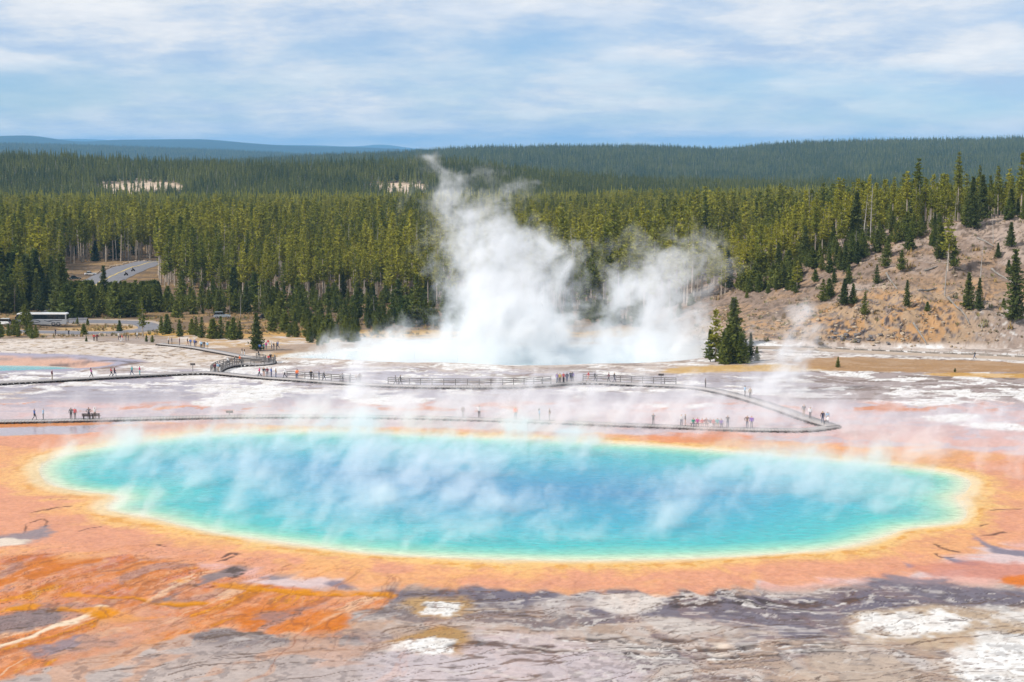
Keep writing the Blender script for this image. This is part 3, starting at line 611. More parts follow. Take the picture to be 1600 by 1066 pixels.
def clump(mb, p, size, n, rng, flat=.5, out=None):
    for _ in range(n):
        d = Vector((rng.gauss(0, 1), rng.gauss(0, 1), rng.gauss(0, flat))); d.normalize()
        a = Vector((rng.gauss(0, 1), rng.gauss(0, 1), rng.gauss(0, .6))).cross(d)
        if a.length < 1e-3: continue
        a.normalize(); s = size * rng.uniform(.6, 1.25); o = Vector(p) + d * s * rng.uniform(0, .5)
        mb.add([o - a * s * .38, o + d * s * .95 + Vector((0, 0, s * .25)), o + a * s * .38], [(0, 1, 2)])
def pine_meshes(seed, h, c0, rmax, whorls, per, cl, shape='lodge', size=.62, lean=.012):
    """trunk mesh and crown mesh; c0 = fraction of the height where the crown starts"""
    rng = random.Random(seed); tb = MB(); cb = MB()
    bend = [Vector((rng.uniform(-1, 1) * lean * h, rng.uniform(-1, 1) * lean * h, 0)) for _ in range(3)]
    def ax(f): return bend[0] * f * f + bend[1] * math.sin(f * 3) * .4
    r0 = h * .0105 + .05; n = 7
    tb.tube([tuple(ax(i / n) + Vector((0, 0, h * i / n - (.35 if i == 0 else 0)))) for i in range(n + 1)], [r0 * (1 - .88 * i / n) * (1.25 if i == 0 else 1) for i in range(n + 1)], 6)
    for k in range(whorls):
        f = k / (whorls - 1); z = h * (c0 + (1 - c0) * f * .985)
        if shape == 'lodge': rr = rmax * (.55 + .6 * math.sin(min(1, f * 1.5 + .12) * 2.2)) * (1 - f ** 2.2) + .22
        elif shape == 'cone': rr = rmax * (1 - f) ** .85 * (.9 if f > .06 else .75) + .12
        else: rr = rmax * (math.sin(math.pi * min(1, f * .75 + .28))) ** .8 * (1 - f ** 4) + .2
        cnt = max(2, int(per * (.55 + .45 * (1 - f)) + rng.uniform(-.6, .6)))
        a0 = rng.uniform(0, 6.28)
        for j in range(cnt):
            if rng.random() < (.16 if shape == 'lodge' else .06): continue
            an = a0 + j * 6.283 / cnt + rng.uniform(-.4, .4); ln = rr * rng.uniform(.5, 1.15)
            dz = (rng.uniform(-.05, .28) if shape != 'cone' else rng.uniform(-.12, .2)) * ln
            base = ax(z / h) + Vector((0, 0, z + rng.uniform(-.3, .3) * h / whorls)); tip = base + Vector((math.cos(an) * ln, math.sin(an) * ln, dz))
            if ln > .9 and rng.random() < .35: tb.tube([tuple(base), tuple(tip)], [.05, .02], 3, cap=False)
            for q in range(cl):
                g = (q + .7 + rng.uniform(-.25, .25)) / cl; clump(cb, base.lerp(tip, g), size * (1.1 - .35 * f), 4, rng, .45)
    clump(cb, ax(1) + Vector((0, 0, h * .975)), size * .7, 5, rng, 1.5)
    if shape == 'lodge':           # dead stubs below the crown
        for _ in range(int(9 * c0 / .4)):
            z = h * rng.uniform(.18, c0); an = rng.uniform(0, 6.28); ln = rng.uniform(.5, 1.5); bz = ax(z / h) + Vector((0, 0, z))
            tb.tube([tuple(bz), tuple(bz + Vector((math.cos(an) * ln, math.sin(an) * ln, rng.uniform(-.4, .2) * ln)))], [.035, .012], 3, cap=False)
    return tb, cb
PINES = {'lodge': [], 'cone': [], 'bushy': [], 'spruce': [], 'sparse': []}
def mk(kind, seed, h, c0, r, wh_, per, cl, shape, leaf, size):
    tb, cb = pine_meshes(seed, h, c0, r, wh_, per, cl, shape, size)
    PINES[kind].append((tb.mesh('trunk', MBARK), cb.mesh('crown', leaf), h))
for i in range(6): mk('lodge', 100 + i, [21, 24, 19, 22.5, 17, 25][i], [.40, .5, .33, .46, .3, .54][i], [1.75, 1.6, 1.9, 1.5, 2.0, 1.7][i], 17, 6, 3, 'lodge', MLEAF, .82)
for i in range(4): mk('cone', 200 + i, [5, 6.5, 8, 4][i], .05, [1.75, 2.0, 2.4, 1.6][i], 13, 10, 4, 'cone', MYOUNG, .52)
for i in range(3): mk('spruce', 300 + i, [12, 15, 10][i], .06, [2.8, 3.1, 2.7][i], 20, 11, 4, 'cone', MLEAFD, .72)
for i in range(3): mk('bushy', 400 + i, [9, 11, 12][i], .12, [2.7, 2.9, 2.6][i], 13, 9, 4, 'round', MYOUNG, .78)
for i in range(3): mk('sparse', 500 + i, [17, 20, 14][i], .3, [1.3, 1.4, 1.5][i], 13, 4, 3, 'lodge', MLEAF, .72)
# dead trees
def snag_mesh(seed, h, bare=.2, br=26, r=1.6):
    rng = random.Random(seed); tb = MB(); n = 6; b1 = Vector((rng.uniform(-.4, .4), rng.uniform(-.4, .4), 0))
    ax = lambda f: b1 * f * f * 2
    tb.tube([tuple(ax(i / n) + Vector((0, 0, h * i / n - (.3 if i == 0 else 0)))) for i in range(n + 1)], [(h * .010 + .05) * (1 - .9 * i / n) for i in range(n + 1)], 6)
    for _ in range(br):
        f = bare + (1 - bare) * rng.random() ** .8; an = rng.uniform(0, 6.28); ln = r * (1.1 - f) * rng.uniform(.5, 1.2) + .25; p = ax(f) + Vector((0, 0, h * f))
        mid = p + Vector((math.cos(an) * ln * .6, math.sin(an) * ln * .6, rng.uniform(-.15, .2) * ln)); tb.tube([tuple(p), tuple(mid), tuple(mid + Vector((math.cos(an + .3) * ln * .5, math.sin(an + .3) * ln * .5, rng.uniform(-.2, .4) * ln)))], [.045, .03, .01], 3, cap=False)
    return tb
SNAG = [(snag_mesh(600 + i, [16, 20, 12][i]), [16, 20, 12][i]) for i in range(3)]
SNAGM = [(tb.mesh('dead_trunk', MDEAD), h) for tb, h in SNAG]
SNAGB = [(tb.mesh('dead_trunk', MREDW), h) for tb, h in SNAG]

def tree(kind, x, y, h, rz, label, cat, group, name='pine_tree', var=None, z=None):
    tm, cm, h0 = PINES[kind][(random.randrange(len(PINES[kind])) if var is None else var)]
    s = h / h0; o = link(name, None, None, (x, y, gz(x, y) if z is None else z)); o.empty_display_size = .3
    o.rotation_euler = (random.uniform(-.02, .02), random.uniform(-.02, .02), rz); ws = s ** .6 if kind in ('lodge', 'sparse') else s
    o.scale = (ws, ws, s); tag(o, label, cat, group); link('trunk', tm, o); link('crown', cm, o); return o
def snag(x, y, h, label, group, brown=False, lean=(0, 0)):
    tm, h0 = random.choice(SNAGB if brown else SNAGM); s = h / h0
    o = link('dead_tree', tm, None, (x, y, gz(x, y))); o.scale = (s ** .7, s ** .7, s); o.rotation_euler = (lean[0], lean[1], random.uniform(0, 6)); tag(o, label, 'dead tree', group); return o
def at_px(px, py, hpx):
    p = hit(px, py); return p[0], p[1], hpx * p[1] / F

# ------------------------------------------------------------------ the ridges behind
def ridge(name, ys, tops, zb, depth, haze_col, nx=260, ny=40, amp=0.0, back=1.0):
    """tops: (px, py) skyline of the bare ground at distance ys; front slope runs towards the camera by depth"""
    px = np.linspace(tops[0][0], tops[-1][0], nx); py = np.interp(px, [t_[0] for t_ in tops], [t_[1] for t_ in tops])
    k = np.hanning(9); k /= k.sum(); py = np.convolve(np.pad(py, 4, mode='edge'), k, 'valid')
    V = []
    for j in range(ny + 1):
        f = j / ny; Yj = ys - depth + depth * 1.35 * f; tt = min(1, f * 1.35)
        s = tt * tt * (3 - 2 * tt) if tt < 1 else 1 - (f * 1.35 - 1) * 1.6 * back
        xw = (px - 800) / F * ys * (Yj / ys) ** .6; top = CAMH - (py - 232) / F * ys
        zz_ = zb + (top - zb) * s + amp * (fbm(xw / (depth * .28), np.full(nx, Yj) / (depth * .28), 4, 3) - .5) * 4 * s * (1 - s * .8)
        V.append(np.stack([xw, np.full(nx, Yj), zz_], 1))
    V = np.array(V); ii = np.arange((ny + 1) * nx).reshape(ny + 1, nx)
    q = np.stack([ii[:-1, :-1], ii[:-1, 1:], ii[1:, 1:], ii[1:, :-1]], -1).reshape(-1, 4)
    o = link(name, np_mesh(name, V.reshape(-1, 3), q, haze_col, True)); tag(o, kind='structure'); return o, V  # the mesh takes the hill's own ground material
MHILL = mat('wooded_hill_soil', (.045, .052, .025), 1, noise=.5, nscale=.006, spec=.05)
MHILLF = mat('far_wooded_hill', (.030, .042, .026), 1, noise=.3, nscale=.0016, spec=.05, bump=1.0, bscale=.02)
MMID = bpy.data.materials.new('mid_ridge_soil'); MMID.use_nodes = True; MMID.node_tree.nodes['Principled BSDF'].inputs['Base Color'].default_value = (*lin((120, 100, 72)), 1)
mid, VM = ridge('hill', 1750, [(-700, 262), (-200, 257), (0, 256), (100, 259), (250, 267), (420, 272), (560, 270), (680, 264), (760, 272), (860, 284), (1000, 296), (1200, 300), (1700, 302), (2300, 300)], -14, 420, MMID, amp=3)
rgt, VR = ridge('hill', 4300, [(200, 266), (330, 261), (480, 254), (620, 246), (700, 240), (760, 237), (900, 236), (1000, 236), (1120, 241), (1220, 233), (1400, 228), (1600, 222), (1900, 210), (2500, 205)], -60, 2300, MHILL, amp=26)
lfA, VA = ridge('hill', 8500, [(-1200, 226), (-300, 226), (0, 228), (120, 229), (300, 235), (420, 241), (560, 248), (800, 254)], -120, 3500, MHILLF, amp=20)
ridge('mountain', 15000, [(-1500, 218), (-600, 214), (-100, 216), (0, 213), (60, 211), (110, 220), (140, 222), (180, 219), (240, 218), (330, 218), (370, 222), (450, 228), (560, 230), (700, 236), (1000, 240)], -200, 5000, MHILLF, amp=20)
ridge('mountain', 26000, [(-1500, 224), (-200, 222), (60, 220), (110, 217), (160, 218), (220, 224), (470, 227), (500, 227), (560, 230), (585, 226), (600, 224.5), (625, 230), (700, 236), (1000, 240)], -300, 6000, MHILLF, amp=10)
# bare clearings on the middle ridge
def near_ridge(V, x, y):
    ny, nx, _ = V.shape; row = np.clip(np.searchsorted(V[:, 0, 1], y) - 1, 0, ny - 2)
    f = (y - V[row, 0, 1]) / (V[row + 1, 0, 1] - V[row, 0, 1])
    def zat(r):
        x0 = V[r, 0, 0]; x1 = V[r, -1, 0]; u = np.clip((x - x0) / (x1 - x0), 0, .9999) * (nx - 1); i = u.astype(int); w = u - i
        return V[r, i, 2] * (1 - w) + V[r, np.minimum(i + 1, nx - 1), 2] * w
    return zat(row) * (1 - f) + zat(row + 1) * f

# ------------------------------------------------------------------ instanced woods
FARM = []
for i in range(4):      # plain far conifers
    rng = random.Random(900 + i); mb = MB(); h = [15, 18, 20, 13][i]; r = [2.5, 2.3, 2.6, 2.8][i]
    mb.tube([(0, 0, -2), (0, 0, h * .4)], [.25, .18], 4, 1)
    for k in range(8):
        f = k / 7; z = h * (.22 + .74 * f); rr = r * (1 - f * .85) * rng.uniform(.8, 1.15); a0 = rng.uniform(0, 6)
        for j in range(6):
            an = a0 + j * 1.047 + rng.uniform(-.3, .3); l = rr * rng.uniform(.6, 1.2)
            a = Vector((math.cos(an), math.sin(an), 0)); b_ = Vector((-a.y, a.x, 0)); p = Vector((0, 0, z))
            mb.add([p + Vector((0, 0, h * .10)), p + a * l + b_ * l * .42 + Vector((0, 0, -h * .03)), p + a * l - b_ * l * .42 + Vector((0, 0, -h * .05))], [(0, 1, 2)], 0)
    FARM.append(mb.mesh('far_pine', [MLEAF, MBARK]))
def protos(name, meshes):
    col = bpy.data.collections.new(name)
    for i, ms in enumerate(meshes):
        o = bpy.data.objects.new('%s_%02d' % (name, i), ms); col.objects.link(o)
    return col
def joined(tm, cm, name):
    bm_ = bmesh.new(); bm_.from_mesh(tm); n0 = len(bm_.faces); bm_.from_mesh(cm); bm_.faces.ensure_lookup_table()
    for i in range(n0, len(bm_.faces)): bm_.faces[i].material_index = 1
    me_ = bpy.data.meshes.new(name); bm_.to_mesh(me_); bm_.free(); me_.materials.append(tm.materials[0]); me_.materials.append(cm.materials[0]); return me_
near_list = [joined(a, b_, 'w') for a, b_, _ in PINES['lodge']] + [joined(a, b_, 'w') for a, b_, _ in PINES['sparse'][:2]] + [joined(a, b_, 'w') for a, b_, _ in PINES['spruce'][:2]] + [SNAGM[1][0]]
NEARH = [h for _, _, h in PINES['lodge']] + [h for _, _, h in PINES['sparse'][:2]] + [h for _, _, h in PINES['spruce'][:2]] + [20]
CNEAR = protos('wood_near', near_list); CFAR = protos('wood_far', FARM); CDEAD = protos('wood_far_mixed', FARM + [SNAGM[0][0]])
FARD = []
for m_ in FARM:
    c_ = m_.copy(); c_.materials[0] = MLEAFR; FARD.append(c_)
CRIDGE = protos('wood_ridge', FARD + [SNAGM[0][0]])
def scatter(name, pts, idx, rot, scl, coll, label, cat):
    me_ = bpy.data.meshes.new(name); me_.vertices.add(len(pts)); me_.vertices.foreach_set('co', np.asarray(pts, np.float32).ravel())
    me_.attributes.new('vi', 'INT', 'POINT').data.foreach_set('value', np.asarray(idx, np.int32))
    me_.attributes.new('rz', 'FLOAT_VECTOR', 'POINT').data.foreach_set('vector', np.asarray(rot, np.float32).ravel())
    me_.attributes.new('sc', 'FLOAT_VECTOR', 'POINT').data.foreach_set('vector', np.asarray(scl, np.float32).ravel())
    o = link(name, me_); tag(o, label, cat, kind='stuff')
    g = bpy.data.node_groups.new(name, 'GeometryNodeTree'); g.interface.new_socket('Geometry', in_out='INPUT', socket_type='NodeSocketGeometry'); g.interface.new_socket('Geometry', in_out='OUTPUT', socket_type='NodeSocketGeometry')
    gi = g.nodes.new('NodeGroupInput'); go = g.nodes.new('NodeGroupOutput'); ip = g.nodes.new('GeometryNodeInstanceOnPoints'); ci = g.nodes.new('GeometryNodeCollectionInfo')
    ci.inputs['Collection'].default_value = coll; ci.inputs['Separate Children'].default_value = True; ci.inputs['Reset Children'].default_value = True
    def attr(nm, ty):
        n_ = g.nodes.new('GeometryNodeInputNamedAttribute'); n_.data_type = ty; n_.inputs[0].default_value = nm; return n_.outputs[0]
    g.links.new(gi.outputs[0], ip.inputs['Points']); g.links.new(ci.outputs[0], ip.inputs['Instance']); ip.inputs['Pick Instance'].default_value = True
    g.links.new(attr('vi', 'INT'), ip.inputs['Instance Index']); g.links.new(attr('rz', 'FLOAT_VECTOR'), ip.inputs['Rotation']); g.links.new(attr('sc', 'FLOAT_VECTOR'), ip.inputs['Scale'])
    g.links.new(ip.outputs[0], go.inputs[0]); o.modifiers.new('woods', 'NODES').node_group = g
    return o
rs = np.random.default_rng(5)
# where the tall wood begins, as distance over x in pixels
EDGE_PX = [-1400, -100, 0, 60, 120, 240, 250, 300, 420, 560, 700, 800, 950, 1040, 1100, 1200, 1350, 1480, 1600, 1700, 3000]
EDGE_Y = [500, 500, 505, 520, 700, 700, 560, 535, 522, 520, 505, 470, 452, 440, 430, 436, 440, 446, 452, 456, 470]
def edge(px): return np.interp(px, EDGE_PX, EDGE_Y)
def jitter_grid(x0, x1, y0, y1, step):
    xs, ys = np.meshgrid(np.arange(x0, x1, step), np.arange(y0, y1, step)); xs = xs.ravel() + rs.uniform(-.5, .5, xs.size) * step * .95; ys = ys.ravel() + rs.uniform(-.5, .5, ys.size) * step * .95
    return xs, ys
xs, ys = jitter_grid(-420, 480, 425, 1230, 4.3)
gp_ = fbm(xs / 16, ys / 16, 3, 6); kp_ = rs.random(len(xs)) < np.clip(1.25 - sst(.5, .68, gp_), 0, 1); xs, ys = xs[kp_], ys[kp_]
px = 800 + F * xs / ys
ok = (np.abs(px - 800) < 1150) & (ys > edge(px))
ok &= ~((pdist(ROAD2, xs, ys) < 13) & (ys < 720))
# a cutting along the road's view
ok &= ~((px > 100) & (px < 246) & (ys < 690))
# clearing in front of the hill crest forest keeps the steam wood separate
xs, ys = xs[ok], ys[ok]; px = px[ok]; zs = ground_z(xs, ys)
hgt = rs.uniform(.66, 1.16, len(xs)) * np.interp(ys, [500, 700, 900, 1230], [1, .92, .78, .64]) * np.where((px > 1090) & (ys < 640), .62 + .25 * (rs.random(len(xs)) < .10), 1) * (1 - .28 * sst(.45, .7, fbm(xs / 60, ys / 60, 3, 4)))
front = ys - edge(px)
order = np.argsort(front * 1.0 + ys * .06)
NEAR_N = 125
ind = []      # individuals: those closest to the wood's edge and in the picture
vis = (px > -10) & (px < 1610)
for i in order:
    if vis[i] and not (640 < px[i] < 1010 and front[i] > 6): ind.append(i)
    if len(ind) >= NEAR_N: break
ind = np.array(ind); rest = np.setdiff1d(np.arange(len(xs)), ind)
hk = rs.choice(len(near_list), len(rest), p=[.14, .14, .12, .14, .10, .11, .065, .055, .025, .025, .08]); sc_ = hgt[rest] * np.where(ys[rest] > 800, 1.0, 1.0)
scatter('pine_forest', np.stack([xs[rest], ys[rest], zs[rest] - .2], 1), hk, np.stack([rs.normal(0, .02, len(rest)), rs.normal(0, .02, len(rest)), rs.uniform(0, 6.28, len(rest))], 1),
        np.stack([sc_ * rs.uniform(.9, 1.25, len(rest)), sc_ * rs.uniform(.9, 1.25, len(rest)), sc_], 1), CNEAR, 'dense pine forest covering the plain behind the hot springs', 'forest')
for i in ind:
    hillside = px[i] > 1090
    k = 'lodge' if rs.random() < .72 else ('sparse' if rs.random() < .7 else 'spruce')
    hh = hgt[i] * {'lodge': 21.5, 'sparse': 19.0, 'spruce': 14.0}[k] * 1.0
    if hillside: lab, grp = {'lodge': ('tall pine with a bare lower trunk on the crest of the bare hill', 'crest pines'), 'sparse': ('thin sparse pine on the crest of the bare hill', 'thin crest pines'), 'spruce': ('dark dense conifer on the crest of the bare hill', 'dark crest conifers')}[k]
    else: lab, grp = {'lodge': ('tall pine with a long bare trunk in the front row of the forest', 'tall pines along the forest edge'), 'sparse': ('thin sparse pine in the front row of the forest', 'thin pines along the forest edge'), 'spruce': ('dark dense conifer in the front row of the forest', 'dark conifers along the forest edge')}[k]
    tree(k, float(xs[i]), float(ys[i]), float(hh), random.uniform(0, 6.28), lab, 'tree', grp)
# the plain beyond, then the ridges
def wood_on(V, name, n, pxr, yr, smin, smax, label, coll, keep=None, ncol=4):
    y_ = rs.uniform(0, 1, n); y_ = yr[0] + (yr[1] - yr[0]) * y_; p_ = rs.uniform(pxr[0], pxr[1], n); x_ = (p_ - 800) / F * y_
    z_ = np.maximum(near_ridge(V, x_, y_), ground_z(x_, y_)) if V is not None else ground_z(x_, y_)
    k_ = np.ones(n, bool) if keep is None else keep(x_, y_, z_, p_)
    x_, y_, z_ = x_[k_], y_[k_], z_[k_]; m_ = len(x_); s_ = rs.uniform(smin, smax, m_)
    scatter(name, np.stack([x_, y_, z_ - .4], 1), rs.integers(0, ncol, m_) if ncol == 4 else np.where(rs.random(m_) < .10, 4, rs.integers(0, 4, m_)), np.stack([np.zeros(m_), np.zeros(m_), rs.uniform(0, 6.28, m_)], 1), np.stack([s_, s_, s_ * rs.uniform(.9, 1.2, m_)], 1), coll, label, 'forest')
def not_bare(x_, y_, z_, p_):
    yy_ = np.array([proj((a, b_, c_))[1] for a, b_, c_ in zip(x_, y_, z_)])
    nz = (fbm(x_ / 25, y_ / 40, 3, 5) - .5) * 40
    a = ((p_ - 222 + nz) / 68) ** 2 + ((yy_ - 293 + nz * .12) / np.where(yy_ > 291, 26, 9)) ** 2; b_ = ((p_ - 622 + nz) / 46) ** 2 + ((yy_ - 295 + nz * .12) / np.where(yy_ > 293, 24, 8)) ** 2
    d_ = ((p_ - 2 + nz) / 14) ** 2 + ((yy_ - 288) / 5) ** 2
    return ~(((a < 1) | (b_ < 1) | (d_ < 1)) & (rs.random(len(x_)) < .93))
wood_on(None, 'plain_forest', 15000, (-500, 2100), (1200, 1350), .62, .85, 'pine forest on the far plain below the wooded ridge', CFAR)
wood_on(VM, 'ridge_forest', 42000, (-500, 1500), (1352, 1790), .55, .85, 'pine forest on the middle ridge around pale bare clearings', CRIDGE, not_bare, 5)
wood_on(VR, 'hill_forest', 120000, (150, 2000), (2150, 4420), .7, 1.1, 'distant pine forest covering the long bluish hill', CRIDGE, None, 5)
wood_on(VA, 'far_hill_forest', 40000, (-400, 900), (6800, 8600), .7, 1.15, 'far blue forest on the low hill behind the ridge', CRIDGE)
# pale soil of the clearings comes from the ridge itself
MMID.node_tree.nodes['Principled BSDF'].inputs['Base Color'].default_value = (*lin((196, 172, 146)), 1)

# undergrowth: young pines too many to pick out one by one
CYOUNG = protos('wood_young', [joined(a, b_, 'w') for a, b_, _ in PINES['cone']] + [joined(a, b_, 'w') for a, b_, _ in PINES['bushy']] + [joined(a, b_, 'w') for a, b_, _ in PINES['spruce'][:1]])
YH = np.array([h for _, _, h in PINES['cone']] + [h for _, _, h in PINES['bushy']] + [PINES['spruce'][0][2]])
UX = []; rq = random.Random(77)
def under(n, poly_px, h0, h1, cap=None):
    k = 0
    while k < n:
        a = rq.choice(poly_px); p_ = rq.uniform(a[0], a[1]); b_ = rq.uniform(a[2], a[3]); k += 1
        x_, y_, z_ = hit(p_, b_); h_ = rq.uniform(h0, h1)
        if cap: h_ = min(h_, (b_ - cap - rq.uniform(0, 8)) / F * y_)
        if h_ < 1.2: continue
        UX.append((x_, y_, z_, h_))
under(200, [(250, 430, 470, 492), (420, 735, 476, 515), (420, 735, 470, 490), (300, 735, 468, 480)], 2.0, 6.5)
under(300, [(100, 250, 448, 497), (100, 250, 470, 497), (95, 160, 440, 480), (215, 250, 425, 470), (228, 252, 415, 440)], 5, 11, 438)
under(90, [(740, 1090, 470, 500), (700, 1000, 490, 512)], 2.5, 6)
under(110, [(420, 590, 500, 536), (590, 730, 490, 512), (480, 560, 520, 538)], 1.5, 5)
under(70, [(-10, 100, 462, 480), (-10, 40, 480, 490)], 5, 12)
under(260, [(1150, 1250, 425, 458), (1230, 1350, 385, 425), (1340, 1480, 345, 385), (1450, 1600, 315, 345)], 2.0, 6.0)
ua = np.array(UX); ki = rs.integers(0, len(YH), len(ua)); us = ua[:, 3] / YH[ki]
scatter('undergrowth', ua[:, :3] - np.array((0, 0, .1)), ki, np.stack([np.zeros(len(ua)), np.zeros(len(ua)), rs.uniform(0, 6.28, len(ua))], 1), np.stack([us, us, us], 1), CYOUNG, 'young green pines crowding the forest foot and road banks', 'undergrowth')
# hill trees beyond the wood's edge are scaled in the wood itself; here the trees one can pick out
G_Y = 'young pines scattered in front of the forest'
def T(px_, py_, hp, kind, label, group=None, name='pine_tree', cat='tree', var=None):
    x_, y_, h_ = at_px(px_, py_, hp); return tree(kind, x_, y_, h_, random.uniform(0, 6.28), label, cat, group, name, var)
rr_ = random.Random(21)
# dark conifers behind the coach
for i in range(46):
    p_ = rr_.uniform(-4, 246); b_ = 470 + 24 * rr_.random() ** 1.2
    if p_ < 102: h_ = rr_.uniform(45, 92)
    else: h_ = max(14, min(b_ - 440, rr_.uniform(26, 52)) * (1.0 if p_ < 150 or p_ > 170 else .9))
    if 20 < p_ < 60 and b_ > 486: b_ = 484
    k = rr_.choice(['spruce', 'spruce', 'bushy', 'lodge']) if p_ < 102 else rr_.choice(['spruce', 'bushy', 'cone'])
    lab = {'spruce': 'dark dense conifer on the slope behind the parked coach', 'bushy': 'round bushy green pine on the slope behind the parked coach', 'lodge': 'tall thin pine on the slope behind the parked coach', 'cone': 'small conical pine below the curving paved road'}[k]
    T(p_, b_, h_, k, lab, lab.split(' on ')[0].split(' below')[0] + 's by the car park')
T(163, 478, 62, 'spruce', 'tall dark pointed conifer standing alone before the curving road', var=1)
T(38, 511, 34, 'bushy', 'olive green pine hiding the front half of the coach', var=0); T(46, 512, 26, 'bushy', 'small olive pine beside the coach wheel arch', var=1)
T(98, 507, 13, 'cone', 'tiny green pine at the tail of the coach')
for i in range(13): T(rr_.uniform(-4, 70), rr_.uniform(524, 531), rr_.uniform(16, 26), 'bushy', 'olive bushy pine in the thicket at the edge of the white flat', 'thicket pines below the coach')
for p_, b_, h_, k in [(121, 506, 10, 'cone'), (137, 508, 10, 'cone'), (131, 523, 16, 'cone'), (187, 518, 17, 'cone'), (135, 534, 9, 'cone')]: T(p_, b_, h_, k, 'small single pine on the island of the paved loop', 'pines on the loop island')
T(223, 527, 62, 'sparse', 'flat topped pine with a dark bare trunk beside the paved loop', var=2)
for p_, b_, h_ in [(252, 520, 24), (262, 522, 30), (281, 526, 26), (300, 523, 24), (307, 525, 30), (315, 528, 32), (333, 529, 30), (345, 529, 34), (357, 527, 24), (365, 531, 34), (375, 530, 28), (276, 496, 26), (290, 486, 22), (268, 480, 20)]:
    T(p_, b_, h_, 'cone', 'young conical pine on the golden grass behind the walkway', 'young pines behind the walkway')
T(401, 548, 58, 'spruce', 'solitary full green pine standing beside the walkway bend', var=0)
for p_, b_ in [(238, 536), (229, 535), (497, 541), (503, 540)]: T(p_, b_, 12, 'bushy', 'low rounded evergreen shrub at the edge of the white flat', 'low evergreen shrubs', 'evergreen_shrub', 'shrub')
for i in range(44):
    p_ = rr_.uniform(415, 735); f_ = rr_.random(); b_ = 480 + 48 * f_ ** 1.1
    if 560 < p_ and b_ > 520: b_ = 505
    h_ = rr_.uniform(26, 46) * (1.15 - .35 * f_); k = rr_.choice(['bushy', 'cone', 'cone', 'spruce', 'bushy'])
    lab = {'bushy': 'bushy light green pine on the bank below the tall pines', 'cone': 'conical young pine on the bank below the tall pines', 'spruce': 'dark green conifer on the bank below the tall pines'}[k]
    T(p_, b_, h_, k, lab, lab.split(' on ')[0] + 's on the bank')
T(652, 508, 76, 'bushy', 'large dark bushy pine on the bank at the left of the steam', var=2)
for i in range(14):
    p_ = rr_.uniform(250, 420); b_ = rr_.uniform(474, 496); T(p_, b_, rr_.uniform(24, 60), rr_.choice(['spruce', 'bushy', 'sparse']), 'mixed green pine among the parked cars below the tall wood', 'pines around the hidden cars')
for p_, b_, h_, br in [(23, 490, 46, True), (376, 498, 42, False), (405, 486, 40, False), (497, 492, 38, False), (555, 490, 44, False), (585, 500, 40, False), (86, 530, 20, True)]:
    x_, y_, h2 = at_px(p_, b_, h_); snag(x_, y_, h2, 'bare grey dead tree among the green pines by the forest' if not br else 'bare brown dead trunk near the parked coach', 'grey dead trees by the forest' if not br else 'brown dead trunks by the coach', br)
# hillside
HT = [(1417, 480, 42, 'spruce', 1), (1512, 483, 56, 'spruce', 0), (1529, 485, 50, 'spruce', 1), (1579, 385, 37, 'spruce', 2), (1559, 402, 22, 'spruce', 2), (1576, 427, 20, 'cone', 0), (1370, 443, 29, 'cone', 2), (1370, 394, 34, 'spruce', 2), (1383, 419, 30, 'bushy', 0), (1409, 424, 32, 'bushy', 1), (1387, 400, 30, 'cone', 1), (1421, 390, 30, 'cone', 0),
      (1319, 476, 40, 'spruce', 2), (1333, 474, 30, 'cone', 1), (1350, 491, 34, 'cone', 2), (1326, 443, 28, 'cone', 1), (1286, 471, 34, 'cone', 2), (1296, 464, 28, 'cone', 0), (1303, 443, 22, 'cone', 1), (1274, 439, 17, 'cone', 3), (1260, 417, 27, 'cone', 2), (1272, 419, 26, 'cone', 0), (1284, 423, 26, 'bushy', 1), (1296, 426, 30, 'cone', 1), (1312, 420, 34, 'cone', 2), (1321, 424, 40, 'spruce', 0),
      (1216, 432, 52, 'spruce', 1), (1171, 456, 18, 'cone', 3), (1167, 466, 12, 'cone', 0), (1449, 486, 14, 'cone', 3), (1309, 574, 16, 'cone', 1), (1492, 582, 7, 'bushy', 0), (1520, 358, 80, 'spruce', 1), (1534, 342, 66, 'spruce', 0), (1508, 355, 40, 'bushy', 2), (1547, 335, 60, 'lodge', 3), (1470, 404, 50, 'spruce', 2), (1490, 420, 44, 'bushy', 1), (1568, 480, 14, 'cone', 0)]
for p_, b_, h_, k, v_ in HT:
    lab = {'spruce': 'dark full conifer growing on the bare brown hillside', 'cone': 'small conical pine growing on the bare brown hillside', 'bushy': 'round dark pine growing on the bare brown hillside', 'lodge': 'tall thin pine at the top of the bare hillside'}[k]
    T(p_, b_, h_, k, lab, {'spruce': 'full conifers on the hillside', 'cone': 'small pines on the hillside', 'bushy': 'round pines on the hillside'}.get(k), var=v_)
T(1481, 424, 100, 'lodge', 'largest dense pine standing above a grey dead trunk on the hillside', var=2); T(1586, 503, 112, 'spruce', 'tallest dark conifer rising beside a pale trunk on the hillside', var=1)
T(1245, 454, 46, 'sparse', 'crooked sparse pine leaning on the open hillside', var=2); T(1240, 452, 34, 'sparse', 'short crooked pine beside the leaning one on the hillside', var=0)
